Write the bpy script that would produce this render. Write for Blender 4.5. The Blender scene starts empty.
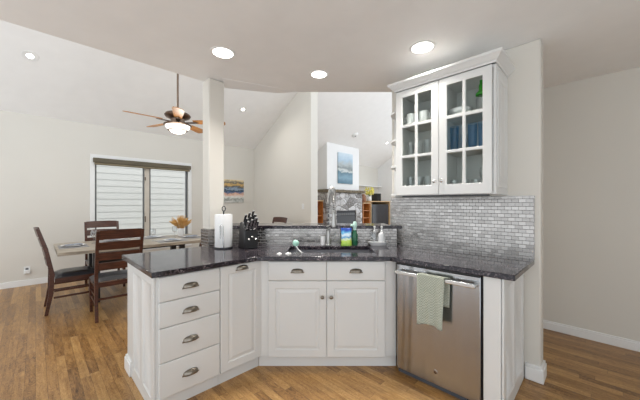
import bpy, bmesh, math, random
from mathutils import Vector, Matrix
random.seed(7)
R2 = math.sqrt(2); PI = math.pi
S = bpy.context.scene
COL = S.collection

# ------------------------------------------------------------ camera
cam = bpy.data.cameras.new('camera'); cam_o = bpy.data.objects.new('camera', cam); COL.objects.link(cam_o)
cam.lens = 16; cam.sensor_width = 36; cam.sensor_fit = 'HORIZONTAL'
cam_o.location = (0, 0, 1.34); cam_o.rotation_euler = (PI/2, 0, 0)
cam.shift_y = 3/640; cam.clip_end = 200
S.camera = cam_o
# ------------------------------------------------------------ world and exposure
w = bpy.data.worlds.new('world'); S.world = w; w.use_nodes = True
bg = w.node_tree.nodes['Background']
bg.inputs[0].default_value = (0.90, 0.955, 1.0, 1); bg.inputs[1].default_value = 1.0
S.view_settings.view_transform = 'Standard'; S.view_settings.look = 'None'
S.view_settings.gamma = 1; S.view_settings.use_curve_mapping = False
S.view_settings.exposure = 0.66
KITCHEN_LAMP = 7.0      # watts of each recessed kitchen lamp
VAULT_LAMP = 5.0
sl = bpy.data.lights.new('sun', 'SUN'); sl.energy = 2.0; sl.angle = math.radians(1.5); sl.color = (1.0, 0.95, 0.88)
sun = bpy.data.objects.new('sun', sl); COL.objects.link(sun)
_a, _b, _z = -0.55, -0.22, 0.81      # towards the sun, in house axes
sun.rotation_euler = Vector(((_a-_b)/R2, (_a+_b)/R2, _z)).to_track_quat('Z', 'Y').to_euler()
sun.location = (-6, 2, 9)

# ------------------------------------------------------------ frames
A45 = PI/4
def W(a, b):            # house axes (a, b), turned 45 degrees from the camera's
    return ((a-b)/R2, (a+b)/R2)

# ------------------------------------------------------------ materials
def new_mat(name):
    m = bpy.data.materials.new(name); m.use_nodes = True
    return m, m.node_tree, m.node_tree.nodes['Principled BSDF']
def N(nt, t, **kw):
    n = nt.nodes.new(t)
    for k, v in kw.items(): setattr(n, k, v)
    return n
def L(nt, a, b): nt.links.new(a, b)
def mt(nt, op, a, b=None, c=None):
    n = N(nt, 'ShaderNodeMath', operation=op)
    for i, v in enumerate((a, b, c)):
        if v is None: continue
        if isinstance(v, (int, float)): n.inputs[i].default_value = v
        else: L(nt, v, n.inputs[i])
    return n.outputs[0]
def coords(nt, kind='Object'):
    return N(nt, 'ShaderNodeTexCoord').outputs[kind]
def ramp(nt, fac, stops, interp='LINEAR'):
    r = N(nt, 'ShaderNodeValToRGB'); r.color_ramp.interpolation = interp
    e = r.color_ramp.elements
    while len(e) < len(stops): e.new(0.5)
    for i, (p, c) in enumerate(stops):
        e[i].position = p; e[i].color = (c[0], c[1], c[2], 1)
    L(nt, fac, r.inputs[0]); return r.outputs[0]
def bump(nt, bsdf, h, strength=0.2, dist=0.01):
    b = N(nt, 'ShaderNodeBump'); b.inputs['Strength'].default_value = strength; b.inputs['Distance'].default_value = dist
    L(nt, h, b.inputs['Height']); L(nt, b.outputs[0], bsdf.inputs['Normal'])
def noise(nt, vec, scale, detail=3, rough=0.5):
    n = N(nt, 'ShaderNodeTexNoise'); n.inputs['Scale'].default_value = scale
    n.inputs['Detail'].default_value = detail; n.inputs['Roughness'].default_value = rough
    if vec is not None: L(nt, vec, n.inputs['Vector'])
    return n.outputs['Fac']
def mapping(nt, vec, scale=(1,1,1), rot=(0,0,0)):
    n = N(nt, 'ShaderNodeMapping'); n.inputs['Scale'].default_value = scale; n.inputs['Rotation'].default_value = rot
    L(nt, vec, n.inputs['Vector']); return n.outputs[0]
def simple(name, col, rough=0.5, metal=0.0, vary=0.04, scale=6.0, bumpy=0.0, bscale=60, emit=0, spec=0.5):
    m, nt, p = new_mat(name)
    v = coords(nt)
    f = noise(nt, v, scale)
    c2 = tuple(min(1, x*(1+vary)) for x in col); c1 = tuple(x*(1-vary) for x in col)
    L(nt, ramp(nt, f, [(0.3, c1), (0.7, c2)]), p.inputs['Base Color'])
    p.inputs['Roughness'].default_value = rough; p.inputs['Metallic'].default_value = metal
    p.inputs['Specular IOR Level'].default_value = spec
    if bumpy: bump(nt, p, noise(nt, v, bscale, 4), bumpy, 0.003)
    if emit:
        p.inputs['Emission Color'].default_value = (*col, 1); p.inputs['Emission Strength'].default_value = emit
    return m

M = {}
M['wall'] = simple('wall_paint', (0.70, 0.672, 0.615), 0.6, vary=0.015, scale=1.5, bumpy=0.05, bscale=120)
M['wall_white'] = simple('white_wall_paint', (0.85, 0.85, 0.85), 0.6, vary=0.01, bumpy=0.05, bscale=120)
M['ceil'] = simple('ceiling_paint', (0.90, 0.895, 0.885), 0.7, vary=0.015, bumpy=0.08, bscale=90)
M['trim'] = simple('white_trim_paint', (0.84, 0.84, 0.83), 0.4, vary=0.01)
M['cab'] = simple('cabinet_paint', (0.72, 0.722, 0.71), 0.32, vary=0.012, scale=3)
M['cab_in'] = simple('cabinet_inside', (0.62, 0.60, 0.57), 0.6, vary=0.02)
M['gap'] = simple('shadow_gap_black', (0.02, 0.02, 0.02), 0.7)
M['nickel'] = simple('antique_nickel', (0.27, 0.24, 0.20), 0.28, 1.0, vary=0.2, scale=60)
M['steel'] = simple('bright_steel', (0.62, 0.62, 0.61), 0.25, 1.0)
M['satin'] = simple('satin_steel', (0.50, 0.50, 0.49), 0.42, 0.85)
M['bronze'] = simple('dark_bronze', (0.17, 0.12, 0.09), 0.35, 0.9, vary=0.2, scale=20)
M['black'] = simple('black_plastic', (0.02, 0.02, 0.022), 0.35)
M['blackmetal'] = simple('black_metal', (0.03, 0.03, 0.035), 0.4, 0.4)
M['white_plastic'] = simple('white_plastic', (0.8, 0.8, 0.79), 0.35, vary=0.01)
M['ceramic'] = simple('white_ceramic', (0.85, 0.85, 0.85), 0.15, vary=0.01)
M['paper'] = simple('paper_towel', (0.86, 0.86, 0.86), 0.9, vary=0.02, bumpy=0.4, bscale=150)
M['leather'] = simple('black_leather', (0.035, 0.035, 0.04), 0.28, vary=0.2, bumpy=0.2, bscale=180)
M['alu'] = simple('grey_window_frame', (0.14, 0.145, 0.15), 0.4, 0.2)
M['beige'] = simple('beige_window_stile', (0.62, 0.56, 0.48), 0.5)
M['shade'] = simple('bronze_roller_shade', (0.11, 0.09, 0.055), 0.55, vary=0.1)
M['shade_edge'] = simple('olive_shade_fabric', (0.20, 0.165, 0.10), 0.6, vary=0.1)
M['siding'] = simple('white_siding', (0.66, 0.645, 0.645), 0.6, vary=0.02, bumpy=0.1, bscale=50)
M['stone_grey'] = simple('grey_gravel', (0.35, 0.34, 0.32), 0.9, vary=0.3, scale=30)
M['oak'] = simple('orange_oak', (0.50, 0.19, 0.05), 0.35, vary=0.25, scale=9)
M['oak_light'] = simple('light_oak', (0.62, 0.42, 0.22), 0.4, vary=0.15, scale=9)
M['mint'] = simple('mint_plastic', (0.42, 0.72, 0.60), 0.4, vary=0.08, scale=60, bumpy=0.6, bscale=220)
M['wheat'] = simple('dried_wheat', (0.62, 0.36, 0.12), 0.8, vary=0.3, scale=50)
M['yellow'] = simple('yellow_petals', (0.80, 0.72, 0.16), 0.7, vary=0.2, scale=50)
M['leaf'] = simple('green_leaf', (0.12, 0.28, 0.06), 0.6, vary=0.3)
M['green_glass'] = simple('green_plastic', (0.06, 0.42, 0.04), 0.25, vary=0.1)
M['dark_green'] = simple('dark_green_soap', (0.02, 0.12, 0.06), 0.2, vary=0.2)
M['teal_pale'] = simple('pale_teal_plastic', (0.55, 0.78, 0.70), 0.35, vary=0.05)
M['blue_glass'] = simple('blue_tumbler', (0.05, 0.22, 0.42), 0.1, vary=0.2)
M['clay'] = simple('terracotta_brown', (0.28, 0.12, 0.06), 0.6, vary=0.3, scale=30)
M['mat_grey'] = simple('grey_placemat', (0.32, 0.31, 0.31), 0.8, vary=0.1, bumpy=0.4, bscale=200)
M['napkin'] = simple('patterned_blue_grey_napkin', (0.33, 0.36, 0.42), 0.9, vary=0.35, scale=60)
M['granite_sink'] = simple('charcoal_composite_sink', (0.24, 0.24, 0.26), 0.25, vary=0.2, scale=200)
M['lens'] = simple('lamp_lens', (1.0, 0.96, 0.90), 0.5, vary=0, emit=6)
M['fan_glass'] = simple('frosted_fan_glass', (1.0, 0.97, 0.90), 0.5, vary=0, emit=1.3)
M['bulbtrim'] = simple('lamp_trim_white', (0.85, 0.85, 0.84), 0.45, vary=0)
M['speaker'] = simple('black_speaker_cloth', (0.012, 0.012, 0.012), 0.9)
M['screen'] = simple('black_glass_screen', (0.03, 0.03, 0.035), 0.12)

def glass_mat(name, tint=(1,1,1), refl=1.0, base=0.04):
    m = bpy.data.materials.new(name); m.use_nodes = True; nt = m.node_tree
    nt.nodes.remove(nt.nodes['Principled BSDF'])
    out = nt.nodes['Material Output']
    tr = N(nt, 'ShaderNodeBsdfTransparent'); tr.inputs[0].default_value = (*tint, 1)
    gl = N(nt, 'ShaderNodeBsdfGlossy'); gl.inputs['Roughness'].default_value = 0.02
    lw = N(nt, 'ShaderNodeLayerWeight'); lw.inputs['Blend'].default_value = 0.5
    f = mt(nt, 'MULTIPLY', mt(nt, 'POWER', lw.outputs['Facing'], 3.5), refl*0.45)
    f = mt(nt, 'ADD', f, base-0.04)
    mx = N(nt, 'ShaderNodeMixShader'); L(nt, f, mx.inputs[0]); L(nt, tr.outputs[0], mx.inputs[1]); L(nt, gl.outputs[0], mx.inputs[2])
    L(nt, mx.outputs[0], out.inputs['Surface'])
    return m
M['glass'] = glass_mat('clear_glass', (0.96, 0.98, 0.97), 0.35)
M['glassware'] = glass_mat('glassware', (0.955, 0.965, 0.97), 1.8, 0.17)
M['blue_clear'] = glass_mat('blue_glassware', (0.52, 0.72, 0.90), 1.6, 0.08)

def dark_wood():
    m, nt, p = new_mat('dark_cherry_wood'); v = coords(nt)
    f = noise(nt, mapping(nt, v, (3, 3, 30)), 3, 4)
    L(nt, ramp(nt, f, [(0.3, (0.032, 0.010, 0.006)), (0.7, (0.105, 0.034, 0.018))]), p.inputs['Base Color'])
    p.inputs['Roughness'].default_value = 0.3; return m
M['cherry'] = dark_wood()
def blade_wood():
    m, nt, p = new_mat('honey_blade_wood'); v = coords(nt)
    f = noise(nt, mapping(nt, v, (2, 30, 2)), 3, 4)
    L(nt, ramp(nt, f, [(0.3, (0.36, 0.14, 0.03)), (0.7, (0.58, 0.27, 0.07))]), p.inputs['Base Color'])
    p.inputs['Roughness'].default_value = 0.35; return m
M['blade'] = blade_wood()
def table_wood():
    m, nt, p = new_mat('weathered_table_wood'); v = coords(nt)
    f = noise(nt, mapping(nt, v, (1.2, 14, 14)), 3, 6, 0.65)
    L(nt, ramp(nt, f, [(0.32, (0.20, 0.16, 0.12)), (0.55, (0.42, 0.36, 0.28)), (0.75, (0.27, 0.25, 0.23))]), p.inputs['Base Color'])
    p.inputs['Roughness'].default_value = 0.4; return m
M['tablewood'] = table_wood()
def mantel_wood():
    m, nt, p = new_mat('rough_mantel_wood'); v = coords(nt)
    f = noise(nt, mapping(nt, v, (2, 12, 12)), 4, 6, 0.7)
    L(nt, ramp(nt, f, [(0.35, (0.05, 0.04, 0.03)), (0.7, (0.36, 0.30, 0.20))]), p.inputs['Base Color'])
    bump(nt, p, f, 0.8, 0.03); p.inputs['Roughness'].default_value = 0.7; return m
M['mantel'] = mantel_wood()

def floor_mat():
    m, nt, p = new_mat('oak_strip_floor'); v = coords(nt)
    sp = N(nt, 'ShaderNodeSeparateXYZ'); L(nt, v, sp.inputs[0])
    cb = N(nt, 'ShaderNodeCombineXYZ'); L(nt, sp.outputs[1], cb.inputs[0]); L(nt, sp.outputs[0], cb.inputs[1])
    wd, ln = 0.060, 0.95
    row = mt(nt, 'FLOOR', mt(nt, 'DIVIDE', sp.outputs[0], wd))
    wn = N(nt, 'ShaderNodeTexWhiteNoise', noise_dimensions='1D'); L(nt, row, wn.inputs['W'])
    colx = mt(nt, 'ADD', mt(nt, 'DIVIDE', sp.outputs[1], ln), mt(nt, 'MULTIPLY', wn.outputs['Value'], 7.3))
    cell = mt(nt, 'FLOOR', colx)
    cid = N(nt, 'ShaderNodeCombineXYZ'); L(nt, row, cid.inputs[0]); L(nt, cell, cid.inputs[1])
    w2 = N(nt, 'ShaderNodeTexWhiteNoise', noise_dimensions='2D'); L(nt, cid.outputs[0], w2.inputs['Vector'])
    # grain: stretched along the strip, shifted per board
    off = N(nt, 'ShaderNodeCombineXYZ'); L(nt, mt(nt, 'MULTIPLY', w2.outputs['Value'], 37.0), off.inputs[2])
    L(nt, sp.outputs[0], off.inputs[0]); L(nt, mt(nt, 'MULTIPLY', sp.outputs[1], 0.12), off.inputs[1])
    g = noise(nt, off.outputs[0], 42, 5, 0.6)
    off2 = N(nt, 'ShaderNodeCombineXYZ'); L(nt, mt(nt, 'MULTIPLY', w2.outputs['Value'], 11.0), off2.inputs[2])
    L(nt, sp.outputs[0], off2.inputs[0]); L(nt, mt(nt, 'MULTIPLY', sp.outputs[1], 0.3), off2.inputs[1])
    wv = N(nt, 'ShaderNodeTexNoise'); wv.inputs['Scale'].default_value = 14; wv.inputs['Detail'].default_value = 2
    wv.inputs['Distortion'].default_value = 2.5; L(nt, off2.outputs[0], wv.inputs['Vector'])
    ring = mt(nt, 'FRACT', mt(nt, 'MULTIPLY', wv.outputs['Fac'], 9.0))
    ring = mt(nt, 'ABSOLUTE', mt(nt, 'SUBTRACT', ring, 0.5))
    tot = mt(nt, 'ADD', mt(nt, 'MULTIPLY', g, 0.60), mt(nt, 'MULTIPLY', w2.outputs['Value'], 0.26))
    tot = mt(nt, 'ADD', tot, mt(nt, 'MULTIPLY', ring, 0.36))
    c = ramp(nt, tot, [(0.22, (0.075, 0.030, 0.008)), (0.40, (0.245, 0.120, 0.036)), (0.60, (0.41, 0.222, 0.074)), (0.82, (0.56, 0.345, 0.135))])
    # seams
    fx = mt(nt, 'FRACT', mt(nt, 'DIVIDE', sp.outputs[0], wd)); fy = mt(nt, 'FRACT', colx)
    sx = mt(nt, 'LESS_THAN', fx, 0.035); sy = mt(nt, 'LESS_THAN', fy, 0.003)
    seam = mt(nt, 'MAXIMUM', sx, sy)
    mx = N(nt, 'ShaderNodeMix', data_type='RGBA'); L(nt, mt(nt, 'MULTIPLY', seam, 0.55), mx.inputs['Factor'])
    L(nt, c, mx.inputs['A']); mx.inputs['B'].default_value = (0.05, 0.022, 0.01, 1)
    L(nt, mx.outputs['Result'], p.inputs['Base Color'])
    rr = mt(nt, 'ADD', mt(nt, 'MULTIPLY', g, 0.2), 0.22); L(nt, rr, p.inputs['Roughness'])
    bump(nt, p, mt(nt, 'SUBTRACT', g, seam), 0.12, 0.002)
    p.inputs['Specular IOR Level'].default_value = 0.5
    return m
M['floor'] = floor_mat()

def granite():
    m, nt, p = new_mat('black_granite'); v = coords(nt)
    vo = N(nt, 'ShaderNodeTexVoronoi'); vo.inputs['Scale'].default_value = 110; L(nt, v, vo.inputs['Vector'])
    n1 = noise(nt, v, 45, 5, 0.7); n2 = noise(nt, v, 9, 3)
    f = mt(nt, 'ADD', mt(nt, 'MULTIPLY', vo.outputs['Distance'], 0.35), mt(nt, 'ADD', mt(nt, 'MULTIPLY', n1, 0.65), mt(nt, 'MULTIPLY', n2, 0.25)))
    L(nt, ramp(nt, f, [(0.46, (0.006, 0.006, 0.009)), (0.64, (0.022, 0.019, 0.026)), (0.74, (0.10, 0.08, 0.09)), (0.84, (0.28, 0.24, 0.25))]), p.inputs['Base Color'])
    p.inputs['Roughness'].default_value = 0.10; p.inputs['Specular IOR Level'].default_value = 0.38
    return m
M['granite'] = granite()

def tile_mat():
    m, nt, p = new_mat('steel_mosaic_tile'); v = coords(nt)
    sp = N(nt, 'ShaderNodeSeparateXYZ'); L(nt, v, sp.inputs[0])
    u = mt(nt, 'ADD', sp.outputs[0], sp.outputs[1]); z = sp.outputs[2]
    tw, th = 0.047, 0.0292
    rz = mt(nt, 'DIVIDE', z, th); row = mt(nt, 'FLOOR', rz)
    half = mt(nt, 'MULTIPLY', mt(nt, 'MODULO', mt(nt, 'ADD', row, 100), 2), 0.5)
    cx = mt(nt, 'ADD', mt(nt, 'DIVIDE', u, tw), half); colm = mt(nt, 'FLOOR', cx)
    cid = N(nt, 'ShaderNodeCombineXYZ'); L(nt, colm, cid.inputs[0]); L(nt, row, cid.inputs[1])
    wn = N(nt, 'ShaderNodeTexWhiteNoise', noise_dimensions='2D'); L(nt, cid.outputs[0], wn.inputs['Vector'])
    fx = mt(nt, 'FRACT', cx); fz = mt(nt, 'FRACT', rz)
    ex = mt(nt, 'LESS_THAN', mt(nt, 'MINIMUM', fx, mt(nt, 'SUBTRACT', 1.0, fx)), 0.03)
    ez = mt(nt, 'LESS_THAN', mt(nt, 'MINIMUM', fz, mt(nt, 'SUBTRACT', 1.0, fz)), 0.065)
    mor = mt(nt, 'MAXIMUM', ex, ez)
    c = ramp(nt, wn.outputs['Value'], [(0.0, (0.33, 0.31, 0.295)), (0.5, (0.38, 0.36, 0.345)), (1.0, (0.46, 0.435, 0.415))])
    mx = N(nt, 'ShaderNodeMix', data_type='RGBA'); L(nt, mor, mx.inputs['Factor'])
    L(nt, c, mx.inputs['A']); mx.inputs['B'].default_value = (0.30, 0.29, 0.28, 1)
    L(nt, mx.outputs['Result'], p.inputs['Base Color'])
    L(nt, mt(nt, 'SUBTRACT', 0.92, mt(nt, 'MULTIPLY', mor, 0.92)), p.inputs['Metallic'])
    L(nt, mt(nt, 'ADD', mt(nt, 'MULTIPLY', mor, 0.45), 0.24), p.inputs['Roughness'])
    geo = N(nt, 'ShaderNodeNewGeometry')
    vs = N(nt, 'ShaderNodeVectorMath', operation='SUBTRACT'); L(nt, wn.outputs['Color'], vs.inputs[0]); vs.inputs[1].default_value = (0.5, 0.5, 0.5)
    vm = N(nt, 'ShaderNodeVectorMath', operation='SCALE'); L(nt, vs.outputs[0], vm.inputs[0]); vm.inputs['Scale'].default_value = 0.05
    va = N(nt, 'ShaderNodeVectorMath', operation='ADD'); L(nt, geo.outputs['Normal'], va.inputs[0]); L(nt, vm.outputs[0], va.inputs[1])
    vn = N(nt, 'ShaderNodeVectorMath', operation='NORMALIZE'); L(nt, va.outputs[0], vn.inputs[0])
    b = N(nt, 'ShaderNodeBump'); b.inputs['Strength'].default_value = 0.25; b.inputs['Distance'].default_value = 0.002
    L(nt, mt(nt, 'SUBTRACT', 1.0, mor), b.inputs['Height']); L(nt, vn.outputs[0], b.inputs['Normal'])
    L(nt, b.outputs[0], p.inputs['Normal'])
    return m
M['tile'] = tile_mat()

def brushed():
    m, nt, p = new_mat('brushed_stainless'); v = coords(nt)
    f = noise(nt, mapping(nt, v, (3, 3, 260)), 2, 3)
    p.inputs['Metallic'].default_value = 1.0
    wob = noise(nt, mapping(nt, v, (9, 9, 0.6)), 1.3, 1)
    L(nt, ramp(nt, f, [(0.3, (0.42, 0.43, 0.445)), (0.7, (0.45, 0.46, 0.475))]), p.inputs['Base Color'])
    L(nt, mt(nt, 'ADD', mt(nt, 'MULTIPLY', f, 0.02), 0.22), p.inputs['Roughness'])
    bump(nt, p, wob, 0.7, 0.02)
    return m
M['stainless'] = brushed()

def stone():
    m, nt, p = new_mat('grey_fieldstone'); v = coords(nt)
    vv = mapping(nt, v, (1, 1, 1.5))
    d = N(nt, 'ShaderNodeTexNoise'); d.inputs['Scale'].default_value = 5; L(nt, vv, d.inputs['Vector'])
    add = N(nt, 'ShaderNodeVectorMath', operation='MULTIPLY_ADD'); L(nt, d.outputs['Color'], add.inputs[0]); add.inputs[1].default_value = (0.18,)*3; L(nt, vv, add.inputs[2])
    vo = N(nt, 'ShaderNodeTexVoronoi', feature='DISTANCE_TO_EDGE'); vo.inputs['Scale'].default_value = 4.2; L(nt, add.outputs[0], vo.inputs['Vector'])
    vc = N(nt, 'ShaderNodeTexVoronoi'); vc.inputs['Scale'].default_value = 4.2; L(nt, add.outputs[0], vc.inputs['Vector'])
    sx = N(nt, 'ShaderNodeSeparateXYZ'); L(nt, vc.outputs['Color'], sx.inputs[0])
    n1 = noise(nt, v, 16, 6, 0.7)
    t = mt(nt, 'ADD', mt(nt, 'MULTIPLY', sx.outputs[0], 0.4), mt(nt, 'MULTIPLY', n1, 0.6))
    c = ramp(nt, t, [(0.25, (0.16, 0.15, 0.14)), (0.45, (0.46, 0.455, 0.46)), (0.7, (0.78, 0.78, 0.80))])
    e = mt(nt, 'LESS_THAN', vo.outputs['Distance'], 0.022)
    mx = N(nt, 'ShaderNodeMix', data_type='RGBA'); L(nt, e, mx.inputs['Factor']); L(nt, c, mx.inputs['A']); mx.inputs['B'].default_value = (0.16, 0.145, 0.13, 1)
    L(nt, mx.outputs['Result'], p.inputs['Base Color'])
    bump(nt, p, mt(nt, 'MINIMUM', vo.outputs['Distance'], 0.15), 0.8, 0.15)
    p.inputs['Roughness'].default_value = 0.7; return m
M['stone'] = stone()

def towel_mat():
    m, nt, p = new_mat('sage_towel_cloth'); v = coords(nt)
    ch = N(nt, 'ShaderNodeTexChecker'); ch.inputs['Scale'].default_value = 110; L(nt, v, ch.inputs['Vector'])
    f = noise(nt, v, 60, 3)
    t = mt(nt, 'ADD', mt(nt, 'MULTIPLY', ch.outputs['Fac'], 0.45), mt(nt, 'MULTIPLY', f, 0.55))
    L(nt, ramp(nt, t, [(0.25, (0.28, 0.31, 0.25)), (0.6, (0.44, 0.46, 0.38)), (0.9, (0.66, 0.67, 0.58))]), p.inputs['Base Color'])
    bump(nt, p, t, 0.6, 0.004); p.inputs['Roughness'].default_value = 0.95; return m
M['towel'] = towel_mat()

def painting(name, z0, h, stops, seed, scale):
    m, nt, p = new_mat(name); v = coords(nt)
    sp = N(nt, 'ShaderNodeSeparateXYZ'); L(nt, v, sp.inputs[0])
    n = noise(nt, mapping(nt, v, (1.2, 1.2, 2.0)), scale, 5, 0.6)
    t = mt(nt, 'DIVIDE', mt(nt, 'SUBTRACT', sp.outputs[2], z0), h)
    t = mt(nt, 'ADD', t, mt(nt, 'MULTIPLY', mt(nt, 'SUBTRACT', n, 0.5), 0.42))
    L(nt, ramp(nt, t, stops), p.inputs['Base Color']); p.inputs['Roughness'].default_value = 0.6
    return m
M['paint_dusk'] = painting('dusk_lake_canvas', 0, 0.56, [(0.0, (0.72, 0.72, 0.70)), (0.14, (0.25, 0.27, 0.24)), (0.26, (0.75, 0.75, 0.72)), (0.38, (0.70, 0.42, 0.30)), (0.46, (0.05, 0.12, 0.25)), (0.54, (0.03, 0.05, 0.08)), (0.62, (0.30, 0.38, 0.48)), (0.70, (0.06, 0.07, 0.09)), (0.80, (0.70, 0.45, 0.15)), (0.9, (0.12, 0.13, 0.12)), (1.0, (0.75, 0.60, 0.35))], 1, 9)
M['paint_misty'] = painting('misty_lake_canvas', 0, 1.0, [(0.0, (0.10, 0.20, 0.27)), (0.2, (0.22, 0.36, 0.46)), (0.36, (0.12, 0.22, 0.28)), (0.42, (0.62, 0.66, 0.66)), (0.50, (0.24, 0.28, 0.29)), (0.62, (0.45, 0.50, 0.52)), (0.75, (0.42, 0.56, 0.68)), (1.0, (0.66, 0.76, 0.84))], 2, 3)
def bag_mat():
    m, nt, p = new_mat('printed_pouch'); v = coords(nt)
    sp = N(nt, 'ShaderNodeSeparateXYZ'); L(nt, v, sp.inputs[0])
    n = noise(nt, v, 35, 2)
    t = mt(nt, 'ADD', mt(nt, 'DIVIDE', sp.outputs[2], 0.18), mt(nt, 'MULTIPLY', mt(nt, 'SUBTRACT', n, 0.5), 0.35))
    L(nt, ramp(nt, t, [(0.0, (0.25, 0.48, 0.05)), (0.25, (0.55, 0.75, 0.12)), (0.36, (0.75, 0.85, 0.6)), (0.45, (0.04, 0.30, 0.62)), (0.60, (0.75, 0.86, 0.92)), (0.72, (0.12, 0.45, 0.75)), (0.86, (0.02, 0.07, 0.40))]), p.inputs['Base Color'])
    p.inputs['Roughness'].default_value = 0.3; return m
M['bag'] = bag_mat()

# ------------------------------------------------------------ mesh builder
class MB:
    def __init__(s): s.bm = bmesh.new()
    def box(s, x0, x1, y0, y1, z0, z1):
        v = [s.bm.verts.new(p) for p in ((x0,y0,z0),(x1,y0,z0),(x1,y1,z0),(x0,y1,z0),(x0,y0,z1),(x1,y0,z1),(x1,y1,z1),(x0,y1,z1))]
        for f in ((3,2,1,0),(4,5,6,7),(0,1,5,4),(1,2,6,5),(2,3,7,6),(3,0,4,7)): s.bm.faces.new([v[i] for i in f])
        return s
    def bar(s, p, q, wx, wy, up=(0,0,1)):          # rectangular bar from p to q
        p, q = Vector(p), Vector(q); d = (q-p).normalized(); u = Vector(up)
        x = d.cross(u)
        if x.length < 1e-4: x = Vector((1,0,0))
        x.normalize(); y = x.cross(d)
        c = [(-wx/2,-wy/2),(wx/2,-wy/2),(wx/2,wy/2),(-wx/2,wy/2)]
        a = [s.bm.verts.new(p+x*i+y*j) for i,j in c]; b = [s.bm.verts.new(q+x*i+y*j) for i,j in c]
        s.bm.faces.new(a[::-1]); s.bm.faces.new(b)
        for i in range(4): s.bm.faces.new((a[i],a[(i+1)%4],b[(i+1)%4],b[i]))
        return s
    def sweep(s, pts, sect):                        # sect(i) -> list of offsets (x,z) ; path in y-z plane or any, offsets given as vectors
        rings = [[s.bm.verts.new(Vector(p)+Vector(o)) for o in sect(i)] for i, p in enumerate(pts)]
        n = len(rings[0])
        for a, b in zip(rings, rings[1:]):
            for i in range(n): s.bm.faces.new((a[i],a[(i+1)%n],b[(i+1)%n],b[i]))
        s.bm.faces.new(rings[0][::-1]); s.bm.faces.new(rings[-1]); return s
    def tube(s, pts, r, seg=12, caps=True):
        pts = [Vector(p) for p in pts]; rings = []
        prev = None
        for i, p in enumerate(pts):
            d = (pts[min(i+1,len(pts)-1)]-pts[max(i-1,0)]).normalized()
            if prev is None:
                x = d.orthogonal().normalized()
            else:
                x = (prev - d*prev.dot(d)); x = x.normalized() if x.length > 1e-5 else d.orthogonal().normalized()
            prev = x; y = d.cross(x)
            rr = r[i] if isinstance(r, (list,tuple)) else r
            rings.append([s.bm.verts.new(p+(x*math.cos(t)+y*math.sin(t))*rr) for t in [2*PI*k/seg for k in range(seg)]])
        for a, b in zip(rings, rings[1:]):
            for i in range(seg): s.bm.faces.new((a[i],a[(i+1)%seg],b[(i+1)%seg],b[i]))
        if caps: s.bm.faces.new(rings[0][::-1]); s.bm.faces.new(rings[-1])
        return s
    def lathe(s, prof, seg=24, c=(0,0,0), sx=1, sy=1):  # prof (r,z); r=0 at ends closes
        rings = []
        for r, z in prof:
            if r < 1e-6: rings.append([s.bm.verts.new((c[0],c[1],c[2]+z))])
            else: rings.append([s.bm.verts.new((c[0]+sx*r*math.cos(2*PI*k/seg), c[1]+sy*r*math.sin(2*PI*k/seg), c[2]+z)) for k in range(seg)])
        for a, b in zip(rings, rings[1:]):
            for i in range(seg):
                j = (i+1)%seg
                if len(a)==1 and len(b)==1: continue
                if len(a)==1: s.bm.faces.new((a[0],b[j],b[i]))
                elif len(b)==1: s.bm.faces.new((a[i],a[j],b[0]))
                else: s.bm.faces.new((a[i],a[j],b[j],b[i]))
        return s
    def prism(s, pts, vec):                          # 3-D polygon extruded along vec
        a = [s.bm.verts.new(p) for p in pts]; b = [s.bm.verts.new(Vector(p)+Vector(vec)) for p in pts]
        n = len(a); s.bm.faces.new(a[::-1]); s.bm.faces.new(b)
        for i in range(n): s.bm.faces.new((a[i],a[(i+1)%n],b[(i+1)%n],b[i]))
        return s
    def rings(s, x0, x1, z0, z1, y, steps, thick):   # front panel facing -y: steps = [(inset, depth)...]
        rs = []
        def ring(i, yy): return [s.bm.verts.new(p) for p in ((x0+i,yy,z0+i),(x1-i,yy,z0+i),(x1-i,yy,z1-i),(x0+i,yy,z1-i))]
        rs.append(ring(0, y+thick))
        for i, d in steps: rs.append(ring(i, y+d))
        s.bm.faces.new(rs[0][::-1])
        for a, b in zip(rs, rs[1:]):
            for i in range(4): s.bm.faces.new((a[i],a[(i+1)%4],b[(i+1)%4],b[i]))
        s.bm.faces.new(rs[-1]); return s
    def grid_plate(s, xs, zs, holes, y, thick):
        V = {}
        def g(i,j):
            if (i,j) not in V: V[(i,j)] = s.bm.verts.new((xs[i], y, zs[j]))
            return V[(i,j)]
        fs = []
        for i in range(len(xs)-1):
            for j in range(len(zs)-1):
                if (i,j) in holes: continue
                fs.append(s.bm.faces.new((g(i,j),g(i+1,j),g(i+1,j+1),g(i,j+1))))
        r = bmesh.ops.extrude_face_region(s.bm, geom=fs)
        vs = [e for e in r['geom'] if isinstance(e, bmesh.types.BMVert)]
        bmesh.ops.translate(s.bm, vec=(0,thick,0), verts=vs)
        return s
    def sphere(s, c, r, sx=1, sy=1, sz=1, seg=16):
        m = Matrix.Translation(c) @ Matrix.Diagonal((r*sx, r*sy, r*sz, 1))
        bmesh.ops.create_uvsphere(s.bm, u_segments=seg, v_segments=seg//2+2, radius=1, matrix=m); return s
    def cyl(s, c, r, h, seg=24):
        return s.lathe([(0,0),(r,0),(r,h),(0,h)], seg, c)
    def build(s, name, mat, parent=None, bevel=0, smooth=False, loc=(0,0,0), rot=0, solid=0, seg=2, sub=0, euler=None):
        bmesh.ops.remove_doubles(s.bm, verts=s.bm.verts, dist=1e-6)
        bmesh.ops.recalc_face_normals(s.bm, faces=s.bm.faces)
        me = bpy.data.meshes.new(name); s.bm.to_mesh(me); s.bm.free()
        me.materials.append(M[mat] if isinstance(mat, str) else mat)
        o = bpy.data.objects.new(name, me); COL.objects.link(o)
        if parent is not None: o.parent = parent
        o.location = loc; o.rotation_euler = euler if euler else (0,0,rot)
        if solid:
            m = o.modifiers.new('solid', 'SOLIDIFY'); m.thickness = solid; m.offset = 0
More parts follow.
